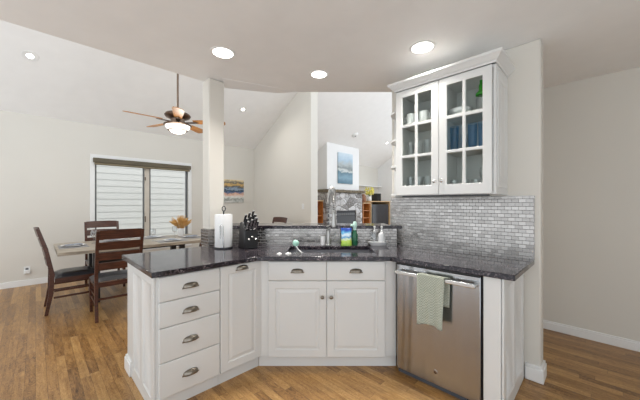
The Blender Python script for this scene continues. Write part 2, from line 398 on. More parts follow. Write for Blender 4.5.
        if bevel:
            m = o.modifiers.new('bevel', 'BEVEL'); m.width = bevel; m.segments = seg; m.limit_method = 'ANGLE'; m.angle_limit = math.radians(35)
        if sub:
            m = o.modifiers.new('sub', 'SUBSURF'); m.levels = sub; m.render_levels = sub
        if smooth or bevel:
            for p in me.polygons: p.use_smooth = True
            try: me.set_sharp_from_angle(angle=math.radians(40))
            except Exception: pass
        return o

def tag(o, label, cat, group=None):
    o['label'] = label; o['category'] = cat
    if group: o['group'] = group
    return o
def thing(name, label, cat, loc=(0,0,0), rot=0, group=None):
    o = bpy.data.objects.new(name, None); COL.objects.link(o)
    o.empty_display_size = 0.1
    o.location = loc; o.rotation_euler = (0,0,rot)
    return tag(o, label, cat, group)
def dup(root, loc, rot, label, group=None):
    r = root.copy(); COL.objects.link(r); r.location = loc
    r.rotation_euler = rot if isinstance(rot, tuple) else (root.rotation_euler[0], root.rotation_euler[1], rot)
    r['label'] = label
    if group: r['group'] = group
    for ch in list(root.children):
        c = ch.copy(); COL.objects.link(c); c.parent = r
        for g in list(ch.children):
            d = g.copy(); COL.objects.link(d); d.parent = c
    return r
def struct(name, mb, mat, rot=0, bevel=0, parent=None, loc=(0,0,0)):
    o = mb.build(name, mat, parent, bevel=bevel, rot=rot, loc=loc)
    o['kind'] = 'structure'; return o

# ============================================================ THE SETTING
ZC = 2.57                        # kitchen ceiling
VB = 6.626                       # dining wall plane
def vz(b): return 2.78 + 0.577*(VB-b)      # vault underside

struct('floor', MB().prism([(-1.6,-1.0,0),(1.6,-1.0,0),(1.6,-2.1,0),(4.0,-2.1,0),(5.2,2.6,0),(10.2,2.6,0),(10.2,VB,0),(-1.6,VB,0)],(0,0,-0.05)), 'floor', A45)
struct('ground', MB().box(-6.0, 12.2, VB+0.15, VB+6, -0.35, -0.25), 'stone_grey', A45)

# dining wall with the window opening
wa0, wa1, wz0, wz1 = 0.77, 2.43, 0.45, 2.165
mb = MB()
mb.box(-4.0, wa0, VB, VB+0.15, 0, 2.78); mb.box(wa1, 10.2, VB, VB+0.15, 0, 2.78)
mb.box(wa0, wa1, VB, VB+0.15, wz1, 2.78); mb.box(wa0, wa1, VB, VB+0.15, 0, wz0)
struct('wall_dining', mb, 'wall', A45)
struct('baseboard_dining', MB().box(-4.0, 4.12, VB-0.015, VB-0.001, 0, 0.095), 'trim', A45, 0.003)
# wall between dining room and living room
a0, a1, b0 = 4.126, 4.33, 4.40
struct('wall_partition', MB().prism([(a0,b0,0),(a0,VB-0.001,0),(a0,VB-0.001,vz(VB)),(a0,b0,vz(b0))], (a1-a0,0,0)), 'wall', A45, 0.006)
struct('baseboard_partition', MB().box(a0-0.015, a0-0.001, b0, VB-0.02, 0, 0.095), 'trim', A45, 0.003)
# living room far right wall
struct('wall_living', MB().prism([(10.0,5.0,0),(10.0,VB-0.001,0),(10.0,VB-0.001,vz(VB)),(10.0,5.0,vz(5.0))], (0.15,0,0)), 'wall_white', A45)
# vaulted ceiling
struct('ceiling_vault', MB().prism([(-4.0,VB+0.15,vz(VB+0.15)),(-4.0,0.5,vz(0.5)),(-4.0,0.5,vz(0.5)+0.15),(-4.0,VB+0.15,vz(VB+0.15)+0.15)], (14.2,0,0)), 'ceil', A45)
# chimney breast
struct('wall_chimney', MB().prism([(6.223,5.925,1.76),(6.223,VB-0.002,1.76),(6.223,VB-0.002,vz(VB)),(6.223,5.925,vz(5.925))], (1.587,0,0)), 'wall_white', A45, 0.006)

# kitchen ceiling
def xy(a, b, z): p = W(a, b); return (p[0], p[1], z)
cp = [xy(-3.2,2.88,ZC), xy(1.38,2.88,ZC), (-0.98,2.985,ZC), (-0.479,3.166,ZC), (0.86,3.166,ZC), xy(3.95,2.3,ZC), xy(3.95,-3.2,ZC), xy(-3.2,-0.6,ZC)]
struct('ceiling', MB().prism(cp, (0,0,0.3)), 'ceil', 0, 0.012)
# shallow wedge added under the ceiling, shaped to darken the band right of the post
p0, p1 = (-0.962,2.80), (-0.24,3.145)
mb = MB(); v = [mb.bm.verts.new(p) for p in ((p0[0],p0[1],ZC),(p1[0],p1[1],ZC),(-0.99,2.97,ZC),(p0[0],p0[1],ZC-0.002),(p1[0],p1[1],ZC-0.001),(-0.99,2.97,ZC-0.03))]
v2 = [mb.bm.verts.new(p) for p in ((-0.479,3.16,ZC),(-0.479,3.16,ZC-0.012))]
for f in ((0,1,4,3),(1,6,7,4),(6,2,5,7),(2,0,3,5)):
    vv = v+v2; mb.bm.faces.new([vv[i] for i in f])
mb.bm.faces.new([v[3],v[4],v2[1],v[5]]); mb.bm.faces.new([v[0],v[2],v2[0],v[1]])
struct('trim_shade_wedge', mb, 'ceil', 0, 0.0)

# post with tiled base
PA0, PA1, PB0, PB1 = 1.20, 1.36, 2.735, 2.895
struct('trim_post', MB().box(PA0, PA1, PB0, PB1, 1.076, ZC-0.001), 'wall', A45, 0.012)
# raised half wall behind the sink, and lower half wall behind the left cabinets
hw = [xy(1.195,2.735,0), xy(1.414,2.735,0), (-0.918,2.944,0), (0.812,2.944,0), (0.812,3.06,0), (-0.98,3.06,0), xy(1.36,2.90,0), xy(1.195,2.90,0)]
hw = [xy(1.20,2.735,0), (-0.932,2.945,0), (0.805,2.945,0), (0.74,3.02,0), (0.74,3.07,0), (-0.98,3.07,0), xy(1.36,2.90,0), xy(1.20,2.90,0)]
struct('wall_bar', MB().prism(hw, (0,0,1.075)), 'wall')
struct('wall_half', MB().box(0.525, 1.199, 2.575, 2.73, 0, 0.877), 'cab', A45, 0.008)
struct('baseboard_half', MB().box(0.508, 0.545, 2.578, 2.75, 0, 0.10).box(0.514, 0.545, 2.578, 2.745, 0.10, 0.118), 'trim', A45, 0.005)
# wall on the right carrying the upper cabinet
WA = 2.659
struct('wall_right', MB().box(WA, WA+0.125, 0.334, 1.59, 0, ZC-0.001), 'wall', A45, 0.012)
struct('baseboard_right', MB().box(WA-0.018, WA+0.143, 0.316, 0.432, 0, 0.10).box(WA-0.012, WA+0.137, 0.322, 0.432, 0.10, 0.122), 'trim', A45, 0.005)
# far kitchen wall
KA = 3.85
struct('wall_hall', MB().box(KA, KA+0.12, -2.12, 2.2, 0, ZC-0.001), 'wall', A45)
struct('wall_light_block', MB().box(1.7, KA-0.001, -2.12, -2.0, 0, ZC-0.001), 'wall', A45)  # unseen wall, added to block world light from behind on the right
struct('baseboard_hall', MB().box(KA-0.014, KA-0.001, -1.99, 2.2, 0, 0.075).box(KA-0.010, KA-0.001, -1.99, 2.2, 0.075, 0.092), 'trim', A45, 0.003)

# window: casing, frame, stiles, glass
win = MB()
win.grid_plate([0.70, 0.77, 2.43, 2.50], [0.38, 0.45, 2.165, 2.235], {(1,1)}, VB-0.018, 0.017)
wo = struct('window_1', win, 'trim', A45, 0.004)
f1 = MB().grid_plate([0.771, 0.80, 1.555, 1.575], [0.451, 0.49, 2.12, 2.164], {(1,1)}, VB+0.04, 0.05).build('sash', 'alu', wo)
f2 = MB().grid_plate([1.665, 1.69, 2.395, 2.429], [0.451, 0.49, 2.12, 2.164], {(1,1)}, VB+0.04, 0.05).build('sash', 'alu', wo)
MB().box(1.576, 1.664, VB+0.02, VB+0.10, 0.451, 2.164).build('mullion', 'beige', wo, bevel=0.004)
MB().box(0.801, 1.554, VB+0.062, VB+0.066, 0.491, 2.119).build('pane', 'glass', f1)
MB().box(1.691, 2.394, VB+0.062, VB+0.066, 0.491, 2.119).build('pane', 'glass', f2)
MB().box(1.577, 1.594, VB+0.005, VB+0.02, 1.80, 1.87).build('latch', 'bronze', wo, bevel=0.003)
MB().box(1.577, 1.594, VB+0.005, VB+0.02, 0.95, 1.07).build('latch', 'bronze', wo, bevel=0.003)

# neighbour's siding outside
mb = MB(); zz = -0.25
while zz < 5.4:
    mb.prism([(-5.0,0.012,zz),(-5.0,0.02,zz+0.172),(-5.0,0.06,zz+0.172),(-5.0,0.06,zz)], (14,0,0)); zz += 0.17
o = mb.build('neighbouring_house', 'siding', loc=xy(0, VB+2.6, 0), rot=A45)
tag(o, 'white lap sided neighbouring house wall seen outside through the dining window', 'house')

# ============================================================ BUILT-INS
# ---- countertop with the sink cut-out
def counter():
    bm = bmesh.new()
    z0, z1 = 0.879, 0.914
    out = [W(0.50,1.95), W(1.242,1.95), W(1.99,1.202), W(1.99,0.371), W(2.644,0.371), W(2.644,1.474), (0.815,2.928), (-0.919,2.928), W(1.414,2.715), W(1.18,2.715), W(1.18,2.80), W(0.50,2.80)]
    out[5] = W(2.644, 4.1408-2.644)
    out[6] = out[5]; out = out[:6]+out[7:]
    hole = [(-0.29,2.44),(0.48,2.44),(0.48,2.81),(-0.29,2.81)]
    es = []
    for loop in (out, hole):
        vs = [bm.verts.new((p[0],p[1],z0)) for p in loop]
        for i in range(len(vs)): es.append(bm.edges.new((vs[i], vs[(i+1)%len(vs)])))
    r = bmesh.ops.triangle_fill(bm, use_beauty=True, use_dissolve=False, edges=es)
    fs = [g for g in r['geom'] if isinstance(g, bmesh.types.BMFace)]
    e = bmesh.ops.extrude_face_region(bm, geom=fs)
    bmesh.ops.translate(bm, vec=(0,0,z1-z0), verts=[g for g in e['geom'] if isinstance(g, bmesh.types.BMVert)])
    m = MB(); m.bm.free(); m.bm = bm
    return m.build('countertop', 'granite', bevel=0.004)
tag(counter(), 'speckled black granite countertop wrapping around the kitchen corner with the sink cut into it', 'countertop')
# ---- raised bar top
bt = [xy(1.362,2.735,1.077), (-0.925,2.895,1.077), (0.858,2.895,1.077), (0.750,3.008,1.077), (0.750,3.24,1.077), (-1.02,3.24,1.077), xy(1.362,2.93,1.077)]
bt = [(-0.955,2.90,1.077), (0.833,2.90,1.077), (0.730,3.003,1.077), (0.730,3.24,1.077), (-1.06,3.24,1.077), xy(1.364,2.93,1.077), xy(1.364,2.76,1.077)]
tag(MB().prism(bt, (0,0,0.033)).build('bar_top', 'granite', bevel=0.004), 'narrow black granite bar ledge raised behind the sink', 'bar top')
# ---- sink
sk = thing('kitchen_sink', 'charcoal undermount sink basin set in the black countertop', 'sink', (0.095,2.625,0.878))
mb = MB(); x, y, d = 0.395, 0.195, 0.20
t = 0.012
mb.box(-x-t,x+t,-y-t,y+t,-d-t,-d).box(-x-t,-x,-y-t,y+t,-d,0).box(x,x+t,-y-t,y+t,-d,0).box(-x,x,-y-t,-y,-d,0).box(-x,x,y,y+t,-d,0)
mb.build('basin', 'granite_sink', sk, bevel=0.003)
MB().lathe([(0,0.004),(0.045,0.004),(0.05,0),(0,0)],24,(0,0.05,-d)).build('drain', 'steel', sk)

# ---- backsplash tiles
tag(MB().box(-1.59, -0.371, 0, 0.013, 0.9145, 1.392).build('tiled_backsplash', 'tile', loc=xy(WA-0.014, 0, 0), rot=-A45), 'shiny steel mosaic tile backsplash under the glass fronted wall cabinet', 'backsplash')
tag(MB().box(-0.932+0.005, 0.79, 0, 0.014, 0.9145, 1.0765).build('tiled_backsplash', 'tile', loc=(0,2.930,0)), 'low band of steel mosaic tile behind the sink under the bar ledge', 'backsplash')
mb = MB().box(-0.014, 0.178, -0.014, 0, 0.9145, 1.075).box(-0.014, 0, 0.0, 0.165, 0.9145, 1.075).box(0, 0.178, 0, 0.165, 1.0755, 1.0759)
tag(mb.build('tiled_backsplash', 'tile', loc=xy(1.2,2.734,0), rot=A45), 'grey mosaic tile wrap around the foot of the white post', 'backsplash')

# ---- cabinet parts
DOOR = [(0,0.003),(0.003,0),(0.058,0),(0.064,0.007),(0.072,0.007),(0.092,0.001),(0.096,0.001)]
SLAB = [(0,0.004),(0.005,0)]
def cup_pull(parent, x, y, z):
    bm = MB(); hw, h, d = 0.048, 0.032, 0.024
    rows = []
    for i in range(9):
        ph = (PI/2)*i/8            # 0 front-bottom -> top back
        row = []
        for k in range(17):
            th = PI*k/16
            row.append(bm.bm.verts.new((hw*math.cos(th), -d*math.sin(th)*math.cos(ph)-0.002, -0.016 + h*math.sin(ph)*math.sqrt(max(0, math.sin(th))) )))
        rows.append(row)
    for r, s in zip(rows, rows[1:]):
        for k in range(16): bm.bm.faces.new((r[k],r[k+1],s[k+1],s[k]))
    bm.box(-hw-0.006, hw+0.006, -0.003, 0, -0.020, -0.012)
    return bm.build('cup_pull', 'nickel', parent, smooth=True, loc=(x,y,z), solid=0.0025)
def knob(parent, x, y, z, mat='nickel'):
    o = MB().lathe([(0,0),(0.006,0),(0.005,0.012),(0.013,0.018),(0.015,0.024),(0.010,0.029),(0,0.030)], 16).build('knob', mat, parent, smooth=True, loc=(x,y,z), euler=(PI/2,0,0))
    return o

# left run: local x = a - a0, local y = b - b0 (door face at y = 0)
ZD = 0.093
cb = thing('drawer_cabinet', 'white base cabinet with a stack of four drawers at the left end of the counter', 'cabinet', xy(0.535,1.975,0), A45)
MB().box(0.0, 0.415, 0.022, 0.597, ZD, 0.878).build('body', 'cab', cb)
MB().box(0.03, 0.415, 0.04, 0.55, 0, ZD).build('toe_kick', 'cab', cb)
zs = [ZD, 0.321, 0.543, 0.7086, 0.872]
for i in range(4):
    dr = MB().rings(0.012, 0.413, zs[i]+0.002, zs[i+1]-0.002, 0, SLAB, 0.0215).build('drawer', 'cab', cb, bevel=0.001)
    cup_pull(dr, 0.206, 0, (zs[i]+zs[i+1])/2)
# decorated end panel on the left end (faces -a)
ep = MB(); 
def end_panel(width, z0, z1, thick):
    m = MB(); 
    m.grid_plate([0, 0.055, width/2-0.028, width/2+0.028, width-0.055, width], [z0, z0+0.09, z1-0.06, z1], {(1,1),(3,1)}, 0, thick)
    m.rings(0.055, width/2-0.028, z0+0.09, z1-0.06, 0.0, [(0,0.0),(0.014,0.008)], 0.0125)
    m.rings(width/2+0.028, width-0.055, z0+0.09, z1-0.06, 0.0, [(0,0.0),(0.014,0.008)], 0.0125)
    return m
o = end_panel(0.575, 0.002, 0.877, 0.013).build('end_panel', 'cab', cb, bevel=0.002, loc=(-0.014, 0.597, 0), rot=-PI/2)

tc = thing('pull_out_cabinet', 'white base cabinet with one tall pull-out door beside the drawer stack', 'cabinet', xy(0.951,1.975,0), A45)
MB().box(0.001, 0.345, 0.022, 0.597, ZD, 0.878).build('body', 'cab', tc)
MB().box(0.001, 0.349, 0.04, 0.55, 0, ZD).build('toe_kick', 'cab', tc)
dd = MB().rings(0.002, 0.352, ZD+0.002, 0.872, 0, DOOR, 0.0215).build('door', 'cab', tc)
cup_pull(dd, 0.176, 0, 0.846)

# centre run: sink cabinet, door face Y = 2.295
CY = 2.295
sc = thing('sink_cabinet', 'white sink base cabinet with two doors under two false drawers facing the room', 'cabinet', (0.054, CY, 0), 0)
mb = MB().box(-0.540, 0.565, 0.0225, 0.06, ZD, 0.878).box(-0.50, 0.545, 0.06, 0.58, ZD, 0.115).box(-0.50, -0.482, 0.06, 0.58, 0.115, 0.65).box(0.527, 0.545, 0.06, 0.58, 0.115, 0.65)
mb.build('body', 'cab', sc)
MB().box(-0.556, 0.57, 0.045, 0.09, 0, ZD).build('toe_kick', 'cab', sc)
for sx in (-1, 1):
    x0, x1 = (-0.472, -0.0015) if sx < 0 else (0.0015, 0.472)
    dr = MB().rings(x0, x1, 0.713, 0.868, 0, SLAB, 0.022).build('false_drawer', 'cab', sc, bevel=0.001)
    cup_pull(dr, (x0+x1)/2, 0, 0.795)
    dd = MB().rings(x0, x1, ZD+0.002, 0.709, 0, DOOR, 0.022).build('door', 'cab', sc)
    knob(dd, sx*0.036, 0, 0.585)

# right run: rotation -45, local x = -(b), local y = a
def RW(b, a, z=0): p = W(a, b); return (p[0], p[1], z)
dw = thing('dishwasher', 'stainless steel dishwasher under the right side of the counter', 'dishwasher', RW(1.165, 2.015), -A45)
MB().box(0.004, 0.612, 0.03, 0.60, 0.045, 0.872).build('body', 'blackmetal', dw)
MB().box(0.002, 0.614, 0.035, 0.10, 0.0, 0.043).build('toe_panel', simple('slate_toe_panel', (0.10,0.11,0.13), 0.4, 0.3), dw)
MB().rings(0.006, 0.603, 0.045, 0.862, 0, [(0,0.004),(0.004,0)], 0.029).build('door', 'stainless', dw)
MB().box(0.006, 0.603, 0.004, 0.028, 0.863, 0.871).build('control_strip', 'black', dw)
h = MB()
h.bar((0.022,-0.048,0.81), (0.587,-0.048,0.81), 0.024, 0.028)
h.bar((0.030,-0.04,0.81), (0.030,0.0,0.81), 0.02, 0.024).bar((0.579,-0.04,0.81), (0.579,0.0,0.81), 0.02, 0.024)
h.build('handle', 'steel', dw, bevel=0.006, seg=3)
MB().lathe([(0,0),(0.012,0),(0.012,0.003),(0.009,0.004),(0,0.004)], 20).build('badge', 'bronze', dw, loc=(0.313,-0.0001,0.135), euler=(PI/2,0,0), smooth=True)
bd = MB().lathe([(0.0125,0),(0.0145,0),(0.0145,0.004),(0.0125,0.004),(0.0125,0)], 20).build('badge_rim', 'steel', dw, loc=(0.313,-0.0001,0.135), euler=(PI/2,0,0))

fl = thing('end_cabinet_panel', 'white finished panel closing the right end of the counter beside the dishwasher', 'cabinet panel', RW(0.545, 2.015), -A45)
MB().box(0.0, 0.096, 0.0, 0.62, 0.0, 0.878).build('body', 'cab', fl, bevel=0.003)
end_panel(0.60, 0.002, 0.877, 0.013).build('end_panel', 'cab', fl, bevel=0.002, loc=(0.111, 0.012, 0), rot=PI/2)
fc = MB().prism([(0.540+0.0,2.3180,0.0),(0.6215,2.3180,0),(0.590,2.36,0),(0.54,2.36,0)], (0,0,0.878))
# towel on the handle
def towel():
    m = MB(); nx, nz = 26, 40; wdt = 0.195
    path = []
    zt = 0.826
    front = 0.345; back = 0.20
    L_ = front+back+0.06
    V = []
    for j in range(nz+1):
        s = L_*j/nz
        if s < front: y, z = -0.066, zt-front+s-0.0
        elif s < front+0.06:
            t = (s-front)/0.06*PI; y = -0.048-0.019*math.cos(t); z = zt+0.007*math.sin(t)
        else: y, z = -0.027, zt-(s-front-0.06)
        row = []
        drop = max(0, (zt-z))
        for i in range(nx+1):
            u = i/nx
            fold = math.sin(u*PI*5+0.6)*0.006*min(1, drop*6)+math.sin(u*PI*2.2+1)*0.008*min(1, drop*3)
            nar = 1-0.10*min(1, drop*3)
            x = (u-0.5)*wdt*nar
            yy = y - max(-0.02, fold) - (0.01*min(1,drop*4) if y < -0.05 else -0.004)
            if y > -0.05: yy = max(-0.036, min(-0.008, y + fold*0.5)); x += 0.022
            zz_ = z + (0.010*math.sin(u*4) + 0.012*(u-0.5) if j == 0 else 0)
            row.append(m.bm.verts.new((x, yy, zz_)))
        V.append(row)
    for a, b in zip(V, V[1:]):
        for i in range(nx): m.bm.faces.new((a[i],a[i+1],b[i+1],b[i]))
    return m
p = RW(1.165-0.305, 2.015)
tw = towel().build('dish_towel', 'towel', loc=(p[0],p[1],0), rot=-A45, solid=0.003, smooth=True)
tag(tw, 'sage green woven dish towel hanging over the dishwasher handle', 'towel')

# ---- upper cabinet with glass doors
UZ0, UZ1 = 1.405, 2.335
uc = thing('wall_cabinet', 'white wall cabinet with two six-pane glass doors above the tiled counter', 'cabinet', RW(1.334, 2.298, UZ0), -A45)
UH = UZ1-UZ0; UD = WA-0.001-2.298; UWd = 1.334-0.545
mb = MB()
mb.box(0, 0.018, 0.0225, UD, 0, UH).box(UWd-0.018, UWd, 0.0225, UD, 0, UH).box(0.018, UWd-0.018, UD-0.01, UD, 0, UH)
mb.box(0.018, UWd-0.018, 0.0225, UD-0.01, 0, 0.02).box(0.018, UWd-0.018, 0.0225, UD-0.01, UH-0.02, UH)
mb.box(0.375, 0.405, 0.0225, 0.045, 0.02, UH-0.02).box(0.375,0.405,0.045,UD-0.01,0.02,UH-0.02)
mb.build('body', 'cab', uc)
shz = [0.352, 0.633]
for z in shz:
    MB().box(0.019, 0.374, 0.05, UD-0.011, z-0.009, z+0.009).build('shelf', 'cab_in', uc)
    MB().box(0.406, UWd-0.019, 0.05, UD-0.011, z-0.009, z+0.009).build('shelf', 'cab_in', uc)
MB().rings(0.05, UD-0.03, 0.05, UH-0.05, 0, [(0,0.0),(0.05,0),(0.056,0.004),(0.064,0.004),(0.075,0)], 0.006).build('end_panel', 'cab', uc, loc=(UWd+0.0065,0.0,0), rot=PI/2)
def glass_door(x0, x1, kx):
    st, mu = 0.062, 0.024
    xm = (x0+x1)/2; g0, g1 = 0.085, UH-0.062
    hgt = (g1-g0-2*mu)/3
    xs = [x0, x0+st, xm-mu/2, xm+mu/2, x1-st, x1]
    zs = [0.002, g0, g0+hgt, g0+hgt+mu, g0+2*hgt+mu, g0+2*hgt+2*mu, g1, UH-0.002]
    holes = {(i,j) for i in (1,3) for j in (1,3,5)}
    d = MB().grid_plate(xs, zs, holes, 0, 0.021).build('door', 'cab', uc, bevel=0.006, seg=3)
    MB().box(x0+st-0.002, x1-st+0.002, 0.0115, 0.0135, g0-0.002, g1+0.002).build('glass_panes', 'glass', d)
    knob(d, kx, 0, 0.112, 'steel')
glass_door(0.002, 0.387, 0.360); glass_door(0.3895, UWd-0.021, 0.418)
# crown moulding round three sides
prof = [(0,0),(0.006,0.0),(0.010,0.012),(0.022,0.020),(0.040,0.040),(0.052,0.052),(0.052,0.068),(0,0.068)]
mb = MB()
base = [(0,UD),(0,0.0),(UWd,0.0),(UWd,UD)]
def crown_pt(k, o):
    x, y = base[k]
    if k == 0: return (x-o, y)
    if k == 1: return (x-o, y-o)
    if k == 2: return (x+o, y-o)
    return (x+o, y)
rows = [[mb.bm.verts.new((*crown_pt(k, o), UH+0.001+z)) for o, z in prof] for k in range(4)]
n = len(prof)
for r, s in zip(rows, rows[1:]):
    for i in range(n): mb.bm.faces.new((r[i], r[(i+1)%n], s[(i+1)%n], s[i]))
mb.bm.faces.new(rows[0][::-1]); mb.bm.faces.new(rows[-1])
mb.bm.faces.new([rows[k][n-1] for k in range(4)])
mb.build('crown', 'cab', uc)
MB().box(0.05, UWd-0.05, 0.03, 0.06, -0.014, -0.001).build('underside_shade_strip', 'black', uc)  # black strip for the cabinet's dark underside, shade put into its colour

# quarter-round end shelf
es = thing('corner_shelf', 'small white open shelf unit with rounded ledges on the left side of the wall cabinet', 'shelf', RW(1.336, WA-0.001, UZ0), -A45)
mb = MB().box(-0.215, 0, -0.012, 0, 0.0, UH).box(-0.012, 0, -0.26, -0.012, 0, UH); mb.build('body', 'cab', es)
for z in (0.005, 0.275, 0.525, 0.795):
    pts = [(-0.0125,-0.0125,z)] + [(-0.0125-0.195*math.sin(t), -0.0125-0.235*math.cos(t), z) for t in [PI/2*k/10 for k in range(11)]]
    MB().prism(pts, (0,0,0.02)).build('ledge', 'cab', es)

# ---- things in the wall cabinet: a position inside it
def UP(x, y, z): 
    c = Vector((x, y, 0)); c.rotate(Matrix.Rotation(-A45, 3, 'Z')); p = RW(1.334, 2.298)
    return (p[0]+c[0], p[1]+c[1], UZ0+z)
Z0, Z1, Z2 = 0.0201, shz[0]+0.0091, shz[1]+0.0091
def tumbler_mb(r, h, stem=False):
    if stem: return MB().lathe([(0,0),(r*.8,0.002),(r*.8,0.005),(0.005,0.012),(0.005,h*.45),(r*.7,h*.55),(r,h*.75),(r*.85,h)], 20)
    return MB().lathe([(0,0),(r*.85,0),(r,h)], 20)
where = {Z0: 'bottom', Z1: 'middle', Z2: 'top'}
first = None; k = 0
for (x, z, hh) in [(0.085,Z1,.13),(0.165,Z1,.13),(0.245,Z1,.13),(0.325,Z1,.13),(0.085,Z0,.15),(0.165,Z0,.15),(0.245,Z0,.15),(0.325,Z0,.15)]:
    for dy, nm in ((0.12,'front'),):
        spot = {0.085:'leftmost', 0.165:'second', 0.245:'third', 0.325:'rightmost'}[x]
        lab = f'clear tumbler, {spot} of four on the {where[z]} shelf behind the left glass door'
        o = tumbler_mb(0.034, hh).build('glass_tumbler', 'glassware', smooth=True, loc=UP(x, dy, z))
        tag(o, lab, 'glass', 'clear tumblers in the wall cabinet')
for x, nm in ((0.095, 'leftmost'), (0.212, 'middle'), (0.329, 'rightmost')):
    t = thing('mug', f'white mug, {nm} of three on the top shelf behind the left glass door', 'mug', UP(x, 0.11, Z2), -A45, 'mugs in the wall cabinet')
    MB().lathe([(0,0),(0.035,0),(0.04,0.01),(0.04,0.095),(0.037,0.095),(0.036,0.012),(0,0.01)], 20).build('cup', 'ceramic', t, smooth=True)
    MB().tube([(-0.038,0,0.075),(-0.060,0,0.07),(-0.066,0,0.05),(-0.058,0,0.03),(-0.038,0,0.024)], 0.005, 8).build('handle', 'ceramic', t, smooth=True)
t = thing('oil_bottle', 'clear bottle with bright green cap on top shelf behind the right glass door', 'bottle', UP(0.665, 0.12, Z2), 0)
MB().lathe([(0,0),(0.035,0),(0.036,0.02),(0.034,0.09),(0.02,0.115),(0.018,0.12),(0,0.12)], 20).build('body', 'glassware', t, smooth=True)
MB().lathe([(0.0,0.1205),(0.038,0.1205),(0.038,0.135),(0.022,0.15),(0.016,0.16),(0.016,0.20),(0.010,0.205),(0.010,0.235),(0,0.235)], 20).build('cap', 'green_glass', t, smooth=True)
for x, y, nm in ((0.475,0.10,'leftmost'),(0.61,0.10,'second from left'),(0.68,0.11,'third from left')):
    tag(tumbler_mb(0.034, 0.19).build('blue_tumbler', 'blue_clear' , smooth=True, loc=UP(x,y,Z1)), f'tall blue tumbler, {nm} on the middle shelf behind the right glass door', 'glass', 'blue tumblers in the wall cabinet')
tag(tumbler_mb(0.030, 0.12).build('glass_tumbler', 'glassware', smooth=True, loc=UP(0.545,0.12,Z1)), 'short clear tumbler between the blue tumblers on the middle cabinet shelf', 'glass', 'clear tumblers in the wall cabinet')
for x, nm in ((0.475,'leftmost'),(0.555,'second'),(0.635,'third'),(0.71,'rightmost')):
    tag(tumbler_mb(0.032, 0.10).build('short_glass', 'glassware', smooth=True, loc=UP(x,0.10,Z0)), f'short clear glass, {nm} of the row on the bottom shelf behind the right door', 'glass', 'short glasses in the wall cabinet')
t = thing('stemware_glass', 'clear wine glass standing at the back of the bottom shelf behind right door', 'glass', UP(0.66,0.22,Z0))
tumbler_mb(0.036, 0.2, True).build('bowl', 'glassware', t, smooth=True)
tag(MB().lathe([(0,0),(0.05,0),(0.085,0.03),(0.088,0.055),(0.083,0.055),(0.08,0.03),(0,0.01)],24).build('serving_bowl','ceramic',smooth=True,loc=UP(0.50,0.16,Z2)), 'white serving bowl on the top shelf behind the right glass door', 'bowl')

# ============================================================ LIGHT FITTINGS
def downlight(label, loc, euler, r, power, spread=150, lf=0.80):
    t = thing('recessed_light', label, 'ceiling light', loc, 0, 'recessed ceiling lights'); t.rotation_euler = euler
    MB().lathe([(r*lf,-0.003),(r,-0.005),(r*1.03,-0.002),(r*1.03,-0.0005),(r*lf,-0.0005),(r*lf,-0.003)], 32).build('trim_ring', 'bulbtrim', t, smooth=True)
    MB().lathe([(0,-0.002),(r*lf,-0.002),(r*lf,-0.0005),(0,-0.0005)], 32).build('lens', 'lens', t)
    ld = bpy.data.lights.new('lamp', 'AREA'); ld.shape = 'DISK'; ld.size = r*1.6; ld.energy = power; ld.color = (1.0, 0.96, 0.90); ld.spread = math.radians(spread)
    lo = bpy.data.objects.new('lamp', ld); COL.objects.link(lo); lo.parent = t; lo.location = (0,0,-0.008)
    return t
downlight('round recessed light nearest the post in the flat kitchen ceiling', (-0.795, 2.33, ZC), (0,0,0), 0.10, KITCHEN_LAMP*0.5, 110)
downlight('round recessed light in the flat ceiling over the sink, smallest of the three kitchen ones', (-0.01, 2.72, ZC), (0,0,0), 0.09, KITCHEN_LAMP, 120)
downlight('round recessed light in the flat ceiling above the glass fronted cabinet', (0.81, 2.25, ZC), (0,0,0), 0.10, KITCHEN_LAMP*0.35, 100)
def on_vault(X, Y): b = (Y-X)/R2; return (X, Y, vz(b)-0.001)
VE = (-math.atan(0.577), 0, A45)
downlight('small recessed light in the sloped ceiling at far left above the dining wall', on_vault(-4.0, 3.925), VE, 0.085, VAULT_LAMP, lf=0.45)
downlight('small recessed light in the sloped ceiling just right of the post', on_vault(-1.68, 6.21), VE, 0.085, VAULT_LAMP, lf=0.45)
downlight('small recessed light in the living room slope near the cabinet shelves', on_vault(2.37, 10.06), VE, 0.085, VAULT_LAMP, lf=0.45)
t = thing('smoke_detector', 'small white round smoke detector on the sloped living room ceiling', 'smoke detector', on_vault(1.08, 8.81)); t.rotation_euler = VE
MB().lathe([(0,-0.05),(0.07,-0.045),(0.10,-0.02),(0.11,0),(0,0)], 24).build('cover', 'white_plastic', t, smooth=True)
MB().lathe([(0,-0.058),(0.02,-0.056),(0.022,-0.0505),(0,-0.0505)], 16).build('sensor', 'alu', t, smooth=True)

# ceiling fan
FX, FY, FZ = -1.95, 3.90, 2.40
fb = (FY-FX)/R2
fan = thing('ceiling_fan', 'bronze ceiling fan with honey wood blades and a lit glass bowl over the dining area', 'ceiling fan', (FX, FY, FZ))
top = vz(fb)-FZ
MB().tube([(0,0,0.20),(0,0,top-0.03)], 0.013, 12).build('downrod', 'bronze', fan)
MB().lathe([(0,top+0.02),(0.07,top+0.02),(0.07,top-0.06),(0.03,top-0.11),(0,top-0.11)], 20).build('canopy', 'bronze', fan, smooth=True)
MB().lathe([(0,0.20),(0.03,0.20),(0.05,0.175),(0.15,0.16),(0.165,0.135),(0.15,0.11),(0.09,0.085),(0.085,0.03),(0,0.03)], 28).build('motor', 'bronze', fan, smooth=True)
MB().lathe([(0,0.029),(0.10,0.029),(0.175,0.012),(0.18,0.002),(0.165,-0.006),(0,-0.006)], 32).build('rim', 'bronze', fan, smooth=True)
